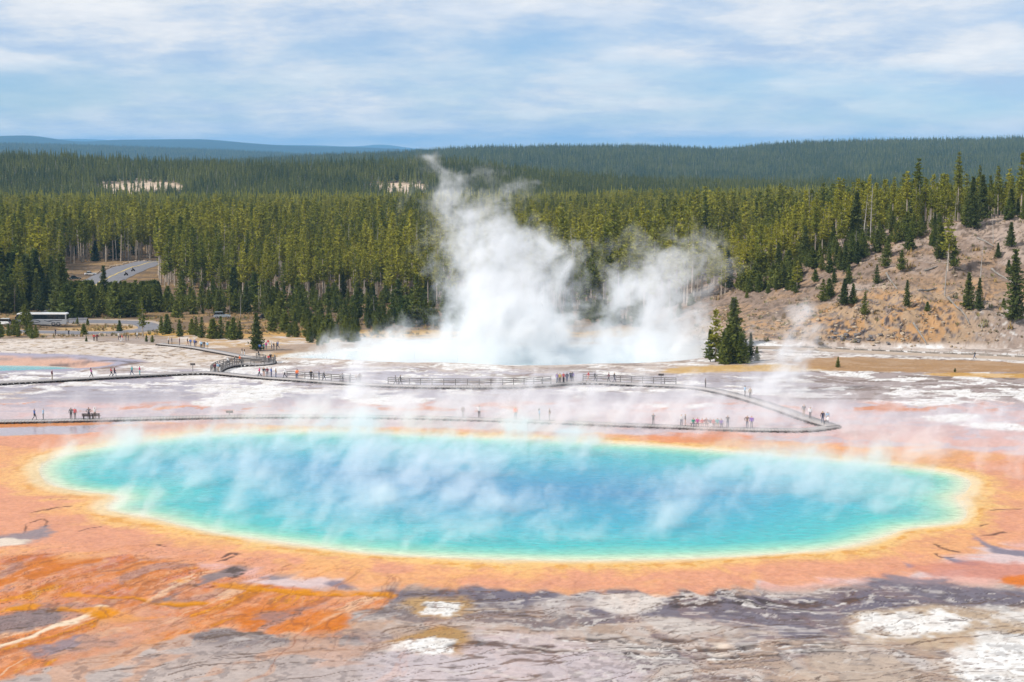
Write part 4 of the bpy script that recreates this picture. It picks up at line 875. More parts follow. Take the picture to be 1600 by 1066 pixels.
for p_, b_, h_, k in [(1118, 566, 82, 'lodge'), (1129, 568, 48, 'bushy'), (1141, 567, 58, 'cone'), (1152, 566, 46, 'bushy'), (1165, 566, 36, 'cone'), (1173, 564, 44, 'spruce'), (1147, 540, 74, 'spruce'), (1110, 566, 50, 'bushy'), (1182, 564, 22, 'cone'), (1158, 568, 44, 'cone'), (1132, 569, 40, 'cone')]:
    T(p_, b_, h_, k, {'lodge': 'tall pine in the dark clump at the right of the steam', 'bushy': 'bushy pine in the dark clump at the right of the steam', 'spruce': 'pointed conifer in the dark clump at the right of the steam', 'cone': 'slim conical pine in the dark clump at the right of the steam'}[k], {'bushy': 'bushy pines of the clump', 'spruce': 'pointed conifers of the clump', 'cone': 'slim pines of the clump'}.get(k))
for p_, b_, h_ in [(1168, 566, 34), (1135, 569, 20)]: x_, y_, h2 = at_px(p_, b_, h_); snag(x_, y_, h2, 'pale grey dead shrub tree beside the clump by the steam', 'pale dead trees of the clump')
for p_, b_, h_, ln in [(1476, 463, 84, (0, .05)), (1348, 378, 74, (0, -.14)), (1336, 407, 48, (0, .02)), (1532, 440, 60, (0, 0)), (1588, 500, 90, (0, .03)), (1552, 380, 44, (0, -.12)), (1467, 345, 74, (0, 0)), (1360, 376, 90, (0, 0)), (1303, 300, 30, (0, 0))]:
    x_, y_, h2 = at_px(p_, b_, h_); snag(x_, y_, h2, 'leaning bare pale dead tree on the crest of the hill' if ln[1] < -.1 else 'upright bare grey dead tree on the hillside', 'leaning dead trees' if ln[1] < -.1 else 'upright dead trees on the hillside', False, ln)
# fallen logs
MLOG = mat('weathered_log', (.22, .195, .17), .9, noise=.3, nscale=1.2)
def log(a, b_, r_, label, group=None, name='fallen_log'):
    A = Vector(hit(*a)); B = Vector(hit(*b_)); mb = MB(); n = 5; pts = []; O = A.copy()
    for i in range(n + 1):
        q = A.lerp(B, i / n); q.z = gz(q.x, q.y) + r_ * .7; pts.append(tuple(q - O))
    mb.tube(pts, [r_ * (1 - .5 * i / n) for i in range(n + 1)], 7)
    for i in range(4):
        q = Vector(pts[rr_.randrange(1, n)]); mb.tube([tuple(q), tuple(q + Vector((rr_.uniform(-.6, .6), rr_.uniform(-.6, .2), rr_.uniform(.3, .9))))], [r_ * .25, .02], 4, cap=False)
    o = mb.build(name, MLOG, None, A); tag(o, label, 'log', group); return o
for a, b_ in [((1340, 376), (1362, 389)), ((1385, 428), (1402, 453)), ((1481, 466), (1515, 508)), ((1434, 455), (1464, 451)), ((1549, 421), (1583, 443)), ((1527, 373), (1552, 386)), ((1427, 506), (1448, 539)), ((1183, 457), (1215, 439)), ((1444, 424), (1465, 417)), ((1228, 455), (1240, 430)), ((1337, 453), (1360, 458)), ((1200, 425), (1232, 415))]:
    log(a, b_, .28, 'grey fallen tree trunk lying on the bare hillside', 'fallen trunks on the hillside')
for i in range(13):
    a = 1250 + i * 28; b_ = a + 22; f = lambda p_: np.interp(p_, [1200, 1260, 1330, 1420, 1520, 1640], [541, 543, 546.5, 550.5, 554.5, 560])
    log((a, float(f(a))), (b_, float(f(b_))), .2, 'low log rail lying along the path at the foot of the hill', 'log rails along the path', 'log_rail')
# rocks
MROCK = mat('grey_rock', (.36, .28, .20), .95, noise=.35, nscale=1.5); MROCKD = mat('dark_rock', (.15, .135, .13), .95, noise=.4, nscale=1.5)
ROCKS = []
for i in range(5):
    bm_ = bmesh.new(); bmesh.ops.create_icosphere(bm_, subdivisions=2, radius=1); rg = random.Random(i)
    off = [Vector((rg.gauss(0, 1), rg.gauss(0, 1), rg.gauss(0, 1))).normalized() for _ in range(7)]
    for v_ in bm_.verts:
        for o_ in off:
            d_ = v_.co.dot(o_) - .48
            if d_ > 0: v_.co -= o_ * d_ * 1.0
        v_.co.z *= .75
    me_ = bpy.data.meshes.new('boulder'); bm_.to_mesh(me_); bm_.free(); me_.materials.append(MROCK); ROCKS.append(me_)
def rock(x_, y_, s_, label, group, dark=False):
    me_ = random.choice(ROCKS); o = link('boulder', me_, None, (x_, y_, gz(x_, y_) + s_ * .05)); o.scale = (s_ * random.uniform(.8, 1.3), s_ * random.uniform(.8, 1.2), s_); o.rotation_euler = (0, 0, random.uniform(0, 6))
    if dark: o.material_slots[0].link = 'OBJECT'; o.material_slots[0].material = MROCKD
    tag(o, label, 'boulder', group); return o
for i in range(34):
    p_ = rr_.uniform(1190, 1420); b_ = rr_.uniform(480, 540); x_, y_, _ = hit(p_, b_); rock(x_, y_, rr_.uniform(.3, .8), 'broken tan rock on the crag below the hillside', 'rocks on the crag')
for i in range(26):
    p_ = rr_.gauss(1340, 26); b_ = rr_.gauss(527, 5); x_, y_, _ = hit(p_, b_); rock(x_, y_, rr_.uniform(.4, .9), 'dark grey rock in the black outcrop above the path', 'dark outcrop rocks', True)
for i in range(30):
    p_ = rr_.uniform(1380, 1600); b_ = rr_.uniform(490, 545); x_, y_, _ = hit(p_, b_); rock(x_, y_, rr_.uniform(.2, .5), 'small pale stone on the scree slope above the path', 'scree stones')
A_ = np.array(ROAD2); T_ = np.gradient(A_, axis=0); T_ /= np.linalg.norm(T_, axis=1)[:, None]
for i in range(0, len(A_), 1):
    q = A_[i] + np.array((-T_[i, 1], T_[i, 0])) * 8.2; pp = proj((q[0], q[1], gz(*q)))
    if 140 < pp[0] < 246: rock(float(q[0]), float(q[1]), .75, 'pale kerb stone along the upper edge of the curving road', 'kerb stones of the curving road')
for p_, b_ in [(158, 524), (164, 525), (101, 508), (150, 526)]: x_, y_, _ = hit(p_, b_); rock(x_, y_, .8, 'brown boulder beside the paved loop', 'boulders by the loop')

# loose stones and dry tufts over the slope, far too many to count
tf = []
for i in range(3):
    rg = random.Random(50 + i); mb = MB()
    for k in range(14):
        a_ = rg.uniform(0, 6.28); l_ = rg.uniform(.3, .7); x_, y_ = rg.uniform(-.25, .25), rg.uniform(-.25, .25)
        mb.add([(x_ - .06 * math.sin(a_), y_ + .06 * math.cos(a_), -.05), (x_ + .06 * math.sin(a_), y_ - .06 * math.cos(a_), -.05), (x_ + math.cos(a_) * l_ * .6, y_ + math.sin(a_) * l_ * .6, l_)], [(0, 1, 2)])
    tf.append(mb.mesh('tuft', mat('dry_grass_%d' % i, [(.30, .20, .07), (.16, .15, .06), (.22, .17, .10)][i], .9, rand=.3)))
n_ = 5200; p_ = rs.uniform(1080, 1680, n_); y_ = rs.uniform(352, 442, n_); x_ = (p_ - 800) / F * y_; k_ = (hill(x_, y_) > .8) & (fbm(x_ / 7, y_ / 7, 3, 2) + rs.normal(0, .08, n_) > .48); x_, y_ = x_[k_], y_[k_]; m_ = len(x_)
sz = rs.lognormal(-1.6, .5, m_); iv = np.where(rs.random(m_) < .5, rs.integers(0, 5, m_), 5 + rs.integers(0, 3, m_)); sz = np.where(iv >= 5, sz * 3.4, sz)
scatter('slope_litter', np.stack([x_, y_, ground_z(x_, y_)], 1), iv, np.stack([np.zeros(m_), np.zeros(m_), rs.uniform(0, 6.28, m_)], 1), np.stack([sz, sz, sz], 1), protos('litter', ROCKS + tf), 'loose stones and dry grass tufts covering the bare hillside', 'ground cover')
n_ = 5000; p_ = rs.uniform(-40, 760, n_); y_ = rs.uniform(402, 530, n_); x_ = (p_ - 800) / F * y_; k_ = (fbm(x_ / 8, y_ / 8, 3, 2) + rs.normal(0, .06, n_) > .47) & (pdist(ROAD1, x_, y_) > 4.5) & (pdist(ROAD2, x_, y_) > 8); x_, y_ = x_[k_], y_[k_]; m_ = len(x_)
sz = rs.uniform(.6, 1.5, m_); scatter('grass_tufts', np.stack([x_, y_, ground_z(x_, y_)], 1), 5 + rs.integers(0, 3, m_), np.stack([np.zeros(m_), np.zeros(m_), rs.uniform(0, 6.28, m_)], 1), np.stack([sz, sz, sz], 1), bpy.data.collections['litter'], 'dry golden grass tufts around the car park and below the forest', 'grass')
# ------------------------------------------------------------------ boardwalks
MDECK = bpy.data.materials.new('deck_planks'); MDECK.use_nodes = True; t = MDECK.node_tree; b = t.nodes['Principled BSDF']
at = N(t, 'ShaderNodeAttribute', attribute_name='run'); wv = N(t, 'ShaderNodeMath', operation='FRACT'); L(t, at.outputs['Fac'], wv.inputs[0])
rp = ramp(t, [(0, (.09, .08, .075)), (.10, (.30, .275, .26)), (.9, (.34, .31, .295)), (1, (.09, .08, .075))], wv.outputs[0]); L(t, rp.outputs[0], b.inputs['Base Color']); b.inputs['Roughness'].default_value = .85
MBEAM = mat('dark_sleeper', (.075, .062, .055), .9, noise=.3, nscale=2); MRAIL = mat('grey_rail_wood', (.17, .155, .145), .85, noise=.2, nscale=2)
def resample(line, step):
    A = np.array(line, np.float64); d_ = np.concatenate([[0], np.cumsum(np.linalg.norm(np.diff(A, axis=0), axis=1))]); n = max(2, int(d_[-1] / step) + 1); s_ = np.linspace(0, d_[-1], n)
    return np.stack([np.interp(s_, d_, A[:, 0]), np.interp(s_, d_, A[:, 1])], 1), s_
WALKS = []
def boardwalk(px_line, width, lift, label, rails, step=1.0, sleep=1.9, smooth=2):
    """rails: (px from, px to, row test, side) spans that carry a railing"""
    line = smooth_poly([hit(p_[0], p_[1], lift)[:2] for p_ in px_line], smooth, False); P, s_ = resample(line, step); n = len(P)
    z_ = ground_z(P[:, 0], P[:, 1]); z_ = np.maximum(z_, np.convolve(np.pad(z_, 6, mode='edge'), np.ones(13) / 13, 'valid')) + lift
    z_ = np.convolve(np.pad(z_, 4, mode='edge'), np.ones(9) / 9, 'valid')
    T_ = np.gradient(P, axis=0); T_ /= np.linalg.norm(T_, axis=1)[:, None]; Nn = np.stack([-T_[:, 1], T_[:, 0]], 1)
    o0 = np.array((P[0, 0], P[0, 1], z_[0])); root = link('boardwalk', None, None, o0); tag(root, label, 'boardwalk'); root.empty_display_size = .5
    V = []; 
    for sd_, dz_ in ((-1, 0), (1, 0), (1, -.14), (-1, -.14)):
        q = P + Nn * sd_ * width / 2; V.append(np.stack([q[:, 0], q[:, 1], z_ + dz_], 1) - o0)
    V = np.array(V); ii = np.arange(4 * n).reshape(4, n); q = []
    for a in range(4): b_ = (a + 1) % 4; q.append(np.stack([ii[a, :-1], ii[a, 1:], ii[b_, 1:], ii[b_, :-1]], -1))
    me_ = np_mesh('deck', V.reshape(-1, 3), np.concatenate(q), MDECK); me_.attributes.new('run', 'FLOAT', 'POINT').data.foreach_set('value', np.tile(s_ / .45, 4).astype(np.float32)); link('deck', me_, root)
    mb = MB(); mb.box((0, 0, -.24), (.30, width + .34, .26)); sm_ = mb.mesh('sleeper', MBEAM)
    for i in range(0, n, max(1, int(sleep / step))):
        o = link('sleeper', sm_, root, tuple(np.array((P[i, 0], P[i, 1], z_[i] - .02)) - o0)); o.rotation_euler = (0, 0, math.atan2(T_[i, 1], T_[i, 0]))
    pm = MB(); pm.box((0, 0, .42), (.13, .13, 1.30)); pm = pm.mesh('rail_post', MRAIL)
    for f0, f1, side in rails:
        i0, i1 = f0, f1
        sel = [i for i in range(n) if i0(P[i], s_[i] / s_[-1])]
        if not sel: continue
        sel = sel[::1]; R0 = P[sel] + Nn[sel] * side * (width / 2 - .1); zz_ = z_[sel]
        kk = list(range(0, len(sel), 2))
        for j in kk: link('rail_post', pm, root, tuple(np.array((R0[j, 0], R0[j, 1], zz_[j])) - o0))
        for hgt_ in (.45, .75, 1.06):
            mb = MB(); mb.tube([tuple(np.array((R0[j, 0], R0[j, 1], zz_[j] + hgt_)) - o0) for j in kk], [.075] * len(kk), 4); mb.build('rail', MRAIL, root)
    WALKS.append((P, z_, T_, Nn, width)); return root
def span(a, b_, r0, r1):
    return lambda p_, f: r0 <= f <= r1 and a <= 800 + F * p_[0] / p_[1] <= b_
FAR = [(-60, 601), (0, 597.5), (100, 592.5), (200, 587), (290, 582), (330, 581.5), (365, 584.5), (420, 589.5), (470, 592.5), (545, 598), (620, 602), (700, 603.5), (780, 603.5), (840, 601.5), (880, 598), (915, 596.5), (960, 598), (1020, 600.5), (1080, 603), (1120, 609), (1160, 619), (1190, 628), (1230, 641), (1262, 653), (1302, 665)]
NEARW = [(1302, 665), (1270, 670.5), (1220, 671), (1140, 669), (1080, 666.5), (1000, 663.5), (900, 659.5), (820, 656.5), (740, 653.5), (677, 651.5), (555, 649.5), (450, 649), (360, 649.5), (236, 652.5), (175, 654), (80, 656), (0, 657.5), (-60, 658.5)]
LFT = .45
boardwalk(FAR, 2.1, LFT, 'long grey plank boardwalk with a railing in front of the steam plume', [(span(436, 560, 0, .75), None, 1), (span(600, 868, 0, .75), None, 1), (span(905, 1056, 0, .8), None, 1)])
boardwalk(NEARW, 1.9, .32, 'low plank boardwalk without railing along the far shore of the big pool', [])
boardwalk([(337, 580), (343, 575), (356, 571.5), (380, 569.5), (405, 569), (422, 567), (424, 563), (410, 560.5), (372, 555), (342, 549), (312, 543.5), (280, 539.5), (250, 537)], 2.0, .4, 'plank walkway bending up from the long boardwalk towards the car park', [(lambda p_, f: f < .42, None, 1), (lambda p_, f: f < .36, None, -1)], smooth=2)
def on_walk(px_, py_, w=None):
    """a standing spot on the nearest deck under that pixel"""
    best = None
    for wi, (P, z_, T_, Nn, width) in enumerate(WALKS):
        if w is not None and wi != w: continue
        p_ = hit(px_, py_, LFT); 
        pxs = 800 + F * P[:, 0] / P[:, 1]; pys = np.array([proj((P[i, 0], P[i, 1], z_[i]))[1] for i in range(len(P))])
        d_ = ((pxs - px_)) ** 2 + ((pys - py_) * 4) ** 2; i = int(np.argmin(d_))
        if best is None or d_[i] < best[0]:
            tx = (px_ - pxs[i]) / F * P[i, 1]
            along = tx * T_[i, 0]; lat = np.clip((py_ - pys[i]) * -.18, -width * .36, width * .36) * (1 if Nn[i, 1] > 0 else -1)
            q = P[i] + T_[i] * np.clip(along, -.6, .6) + Nn[i] * lat; best = (d_[i], (float(q[0]), float(q[1]), float(z_[i])), math.atan2(T_[i, 1], T_[i, 0]))
    return best[1], best[2]
# ------------------------------------------------------------------ benches and signs
MBENCH = mat('dark_bench_wood', (.06, .05, .045), .8, noise=.2, nscale=3)
def bench(p, rz, length, label, mat_, group=None, back=True):
    root = link('bench', None, None, p); root.rotation_euler = (0, 0, rz); tag(root, label, 'bench', group); root.empty_display_size = .3
    for k in range(3):
        mb = MB(); mb.box((0, -.16 + .15 * k, .44), (length, .13, .045)); mb.build('seat_slat', mat_, root)
    if back:
        for k in range(2): mb = MB(); mb.box((0, .27 + .03 * k, .62 + .17 * k), (length, .045, .14)); mb.build('back_slat', mat_, root)
    for s_ in (-1, 1):
        mb = MB(); mb.box((s_ * (length / 2 - .2), -.12, .21), (.09, .09, .41)); mb.build('leg', mat_, root)
        mb = MB(); mb.box((s_ * (length / 2 - .2), .22, .42 if back else .21), (.09, .09, .83 if back else .41)); mb.build('leg', mat_, root)
for px_, l_ in ((128, 'dark slatted bench beside the other on the near boardwalk'), (142.5, 'dark slatted bench beside the other on the near boardwalk')):
    p_, a_ = on_walk(px_, 656, 1); bench(p_, math.pi + a_ * 0, 1.25, l_, MBENCH, 'pair of dark benches')
p_, a_ = on_walk(1108, 667, 1); bench((p_[0], p_[1] + .15, p_[2]), 0, 4.6, 'long pale bench full of sitting visitors on the near boardwalk', MRAIL, None, False)
p_, a_ = on_walk(853, 601, 0); bench((p_[0], p_[1], p_[2]), .2, 1.9, 'grey bench at the end of the railing beside the group of visitors', MRAIL)
MSIGN = mat('sign_panel', (.16, .14, .13), .6); 
def sign(p, label, h=1.3, w=.8):
    root = link('sign', None, None, p); tag(root, label, 'sign'); root.empty_display_size = .3
    mb = MB(); mb.box((0, 0, h / 2 - .15), (.10, .10, h + .3)); mb.build('post', MRAIL, root)
    pn = MB(); pn.prism([(-.04, -.22), (.04, -.22), (.04, .22), (-.04, .22)], -w / 2, w / 2); o = pn.build('panel', MSIGN, root, (0, 0, h + .12)); o.rotation_euler = (0, R(-35), R(90))
    fr = MB()
    for s_ in (-1, 1): fr.box((0, s_ * (w / 2 + .02), 0), (.1, .05, .5))
    f_ = fr.build('frame', MRAIL, o)
p_, a_ = on_walk(295, 582, 0); sign((p_[0], p_[1] + 1.3, gz(p_[0], p_[1] + 1.3)), 'small tilted sign on a post behind the left part of the long boardwalk', 1.7)
p_, a_ = on_walk(1036, 601, 0); sign((p_[0], p_[1] + 1.25, gz(p_[0], p_[1] + 1.25)), 'small tilted sign beside the right end of the railing', 1.9)
p_, a_ = on_walk(351, 650, 1); sign((p_[0], p_[1] + 1.2, gz(p_[0], p_[1] + 1.2)), 'low tilted sign beside the near boardwalk', .6, .9)
# ------------------------------------------------------------------ people
POSES = {}
def body(pose):
    J = {}; E = []
    def j(n_, p_, r_, par=None, reg='top'):
        J[n_] = (Vector(p_), r_, reg)
        if par: E.append((par, n_))
    sit = pose == 'sit'; dz_ = -.44 if sit else 0
    j('pelvis', (0, 0, .93 + dz_), (.155, .115), None, 'legs'); j('spine', (0, .0, 1.14 + dz_), (.14, .105), 'pelvis'); j('chest', (0, .01 if not sit else -.03, 1.36 + dz_), (.175, .115), 'spine')
    j('neck', (0, .0, 1.49 + dz_), (.058, .058), 'chest', 'skin'); j('head', (0, -.015, 1.60 + dz_), (.092, .105), 'neck', 'head'); j('crown', (0, .0, 1.70 + dz_), (.07, .08), 'head', 'head')
    for s_ in (-1, 1):
        S_ = 'L' if s_ < 0 else 'R'
        j('sh' + S_, (s_ * .195, 0, 1.42 + dz_), (.068, .068), 'chest')
        if pose == 'photo': el, wr, hd = (s_ * .27, -.17, 1.30), (s_ * .10, -.36, 1.50), (s_ * .06, -.41, 1.56)
        elif pose == 'hips': el, wr, hd = (s_ * .40, .08, 1.18), (s_ * .24, -.02, 1.00), (s_ * .18, -.05, .98)
        elif pose == 'walk': el, wr, hd = (s_ * .25, s_ * .14 + .02, 1.16), (s_ * .24, s_ * .20 - .12, .95), (s_ * .23, s_ * .22 - .17, .88)
        elif sit: el, wr, hd = (s_ * .26, -.04, .74), (s_ * .16, -.26, .66), (s_ * .12, -.33, .64)
        elif pose == 'cross': el, wr, hd = (s_ * .28, -.04, 1.17), (s_ * .08, -.22, 1.20), (-s_ * .04, -.23, 1.23)
        else: el, wr, hd = (s_ * .27, .03, 1.16), (s_ * .27, -.05, .93), (s_ * .26, -.09, .84)
        j('el' + S_, el, (.05, .05), 'sh' + S_); j('wr' + S_, wr, (.042, .042), 'el' + S_); j('hd' + S_, hd, (.045, .03), 'wr' + S_, 'skin')
        if pose == 'walk': kn, an, to = (s_ * .09, -.10 + s_ * -.10, .50), (s_ * .09, .06 + s_ * -.30, .10), (s_ * .10, -.08 + s_ * -.32, .05)
        elif sit: kn, an, to = (s_ * .12, -.44, .50), (s_ * .12, -.46, .09), (s_ * .13, -.60, .05)
        else: kn, an, to = (s_ * .10, -.02, .50), (s_ * .11, .02, .09), (s_ * .13, -.13, .05)
        j('hip' + S_, (s_ * .09, 0, .88 + dz_), (.095, .095), 'pelvis', 'legs'); j('kn' + S_, kn, (.066, .066), 'hip' + S_, 'legs'); j('an' + S_, an, (.05, .05), 'kn' + S_, 'legs'); j('to' + S_, to, (.046, .04), 'an' + S_, 'shoe')
    names = list(J); me_ = bpy.data.meshes.new('sk'); me_.from_pydata([tuple(J[n_][0]) for n_ in names], [(names.index(a), names.index(b_)) for a, b_ in E], []); o = link('sk', me_)
    md = o.modifiers.new('s', 'SKIN'); md.use_smooth_shade = True
    for i, n_ in enumerate(names): me_.skin_vertices[0].data[i].radius = J[n_][1]; me_.skin_vertices[0].data[i].use_root = (i == 0)
    sb = o.modifiers.new('d', 'SUBSURF'); sb.levels = 1; sb.render_levels = 1
    dg = bpy.context.evaluated_depsgraph_get(); dg.update(); out = bpy.data.meshes.new_from_object(o.evaluated_get(dg)); bpy.data.objects.remove(o)
    out.materials.clear()
    for k in range(5): out.materials.append(None)
    slot = {'top': 0, 'legs': 1, 'skin': 2, 'hair': 3, 'shoe': 4}
    for f in out.polygons:
        c_ = f.center; bd = 1e9; rg = 'top'
        for a, b_ in E:
            A, B = J[a][0], J[b_][0]; d_ = B - A; tt = max(0, min(1, (c_ - A).dot(d_) / max(d_.length_squared, 1e-9))); ds = (c_ - A - d_ * tt).length
            if ds < bd: bd = ds; rg = J[b_][2] if b_ not in ('spine',) else ('top' if tt > .15 else 'legs')
        if rg == 'head': rg = 'hair' if (c_.z > 1.655 + dz_ or c_.y > .02) else 'skin'
        f.material_index = slot[rg]; f.use_smooth = True
    out.name = 'person_' + pose; return out
for k in ('stand', 'walk', 'photo', 'sit', 'hips', 'cross'): POSES[k] = body(k)
CL = {'black': (.014, .014, .017), 'grey': (.17, .17, .18), 'white': (.72, .72, .72), 'red': (.48, .025, .03), 'pink': (.66, .06, .20), 'orange': (.85, .16, .02), 'blue': (.05, .12, .36), 'light blue': (.30, .50, .68), 'navy': (.018, .026, .075), 'teal': (.03, .36, .36), 'green': (.02, .30, .20),
      'yellow': (.80, .50, .05), 'purple': (.16, .06, .40), 'brown': (.10, .055, .035), 'tan': (.42, .31, .22), 'maroon': (.13, .02, .035), 'magenta': (.42, .03, .24), 'denim': (.05, .08, .15), 'khaki': (.33, .27, .19), 'bare': (.50, .30, .22)}
CM = {k: mat('cloth_' + k.replace(' ', '_'), v_, .9, noise=.15, nscale=9) for k, v_ in CL.items()}
MSKIN = mat('skin', (.52, .32, .23), .6); HAIR = [mat('dark_hair', (.02, .014, .01), .6), mat('brown_hair', (.09, .05, .025), .6), mat('fair_hair', (.36, .25, .12), .6), mat('grey_hair', (.35, .34, .33), .6)]; MSHOE = mat('dark_shoes', (.03, .03, .03), .8)
def hat_mesh():
    mb = MB(); mb.tube([(0, 0, 1.655), (0, 0, 1.66)], [.17, .17], 10); mb.tube([(0, 0, 1.66), (0, 0, 1.73), (0, 0, 1.755)], [.108, .098, .05], 10); return mb.mesh('hat', CM['white'])
def pack_mesh():
    mb = MB(); mb.box((0, .19, 1.22), (.27, .17, .42), 0, 0, .82); mb.box((0, .275, 1.12), (.2, .05, .2)); return mb.mesh('backpack', CM['black'])
def hair_mesh():
    mb = MB(); mb.tube([(0, .03, 1.72), (0, .075, 1.62), (0, .09, 1.48), (0, .09, 1.36)], [.06, .10, .085, .04], 8); return mb.mesh('hair', HAIR[0], True)
HATM, PACKM, HAIRM = hat_mesh(), pack_mesh(), hair_mesh(); LABELS = {}
def person(p, rz, pose, top, legs, where, extra=(), h=None, rnd=random.Random(3)):
    act = {'stand': 'standing', 'walk': 'walking', 'photo': 'taking a picture', 'sit': 'sitting', 'hips': 'hands on hips', 'cross': 'arms folded'}[pose]
    lab = 'person in %s top and %s %s %s' % (top, 'shorts' if legs == 'bare' else legs + ' trousers', act, where)
    if 'hat' in extra: lab = lab.replace('person in', 'pale-hatted person in')
    if 'pack' in extra: lab = lab.replace('person ', 'backpacked person ', 1)
    o = link('person', None, None, p); s_ = (h or rnd.uniform(1.62, 1.84)) / 1.76; o.scale = (s_,) * 3; o.rotation_euler = (0, 0, rz); o.empty_display_size = .3
    LABELS.setdefault(lab, []).append(o); tag(o, lab, 'person', 'visitors')
    bd = link('body', POSES[pose], o); hm = rnd.choice(HAIR)
    for i, m_ in enumerate((CM[top], CM[legs], MSKIN, hm, MSHOE)): bd.material_slots[i].link = 'OBJECT'; bd.material_slots[i].material = m_
    dz_ = -.44 if pose == 'sit' else 0
    if 'hat' in extra: link('hat', HATM, o, (0, 0, dz_))
    if 'pack' in extra:
        k = link('backpack', PACKM, o, (0, 0, dz_)); k.material_slots[0].link = 'OBJECT'; k.material_slots[0].material = CM[rnd.choice(['black', 'navy', 'grey', 'red'])]
    if 'hair' in extra:
        k = link('hair', HAIRM, o, (0, 0, dz_)); k.material_slots[0].link = 'OBJECT'; k.material_slots[0].material = hm
    return o
AWAY, TOW, RT, LF = math.pi, 0.0, math.pi / 2, -math.pi / 2
def pw(px_, py_, w, face, pose, top, legs, where, extra=(), h=None):
    p, a = on_walk(px_, py_, w); person(p, face + random.uniform(-.25, .25), pose, top, legs, where, extra, h)
def pg(px_, py_, face, pose, top, legs, where, extra=(), h=None):
    p = hit(px_, py_); person(p, face + random.uniform(-.3, .3), pose, top, legs, where, extra, h)
N1 = 'on near boardwalk before the benches'; N2 = 'beside the two dark benches'; L1 = 'on long boardwalk near turquoise pool'; M1 = 'by the railing left of the steam'; G1 = 'in group at railing corner'; RL = 'along railing beyond the group'
NM = 'on near boardwalk in steam'; BN = 'on the long pale bench'; BS = 'beside the long pale bench'; EN = 'where the two boardwalks meet'; W1 = 'on the bending walkway'; W2 = 'in crowd at walkway head'; CP_ = 'on path below paved loop'; LO = 'at lookout beside crater pool'
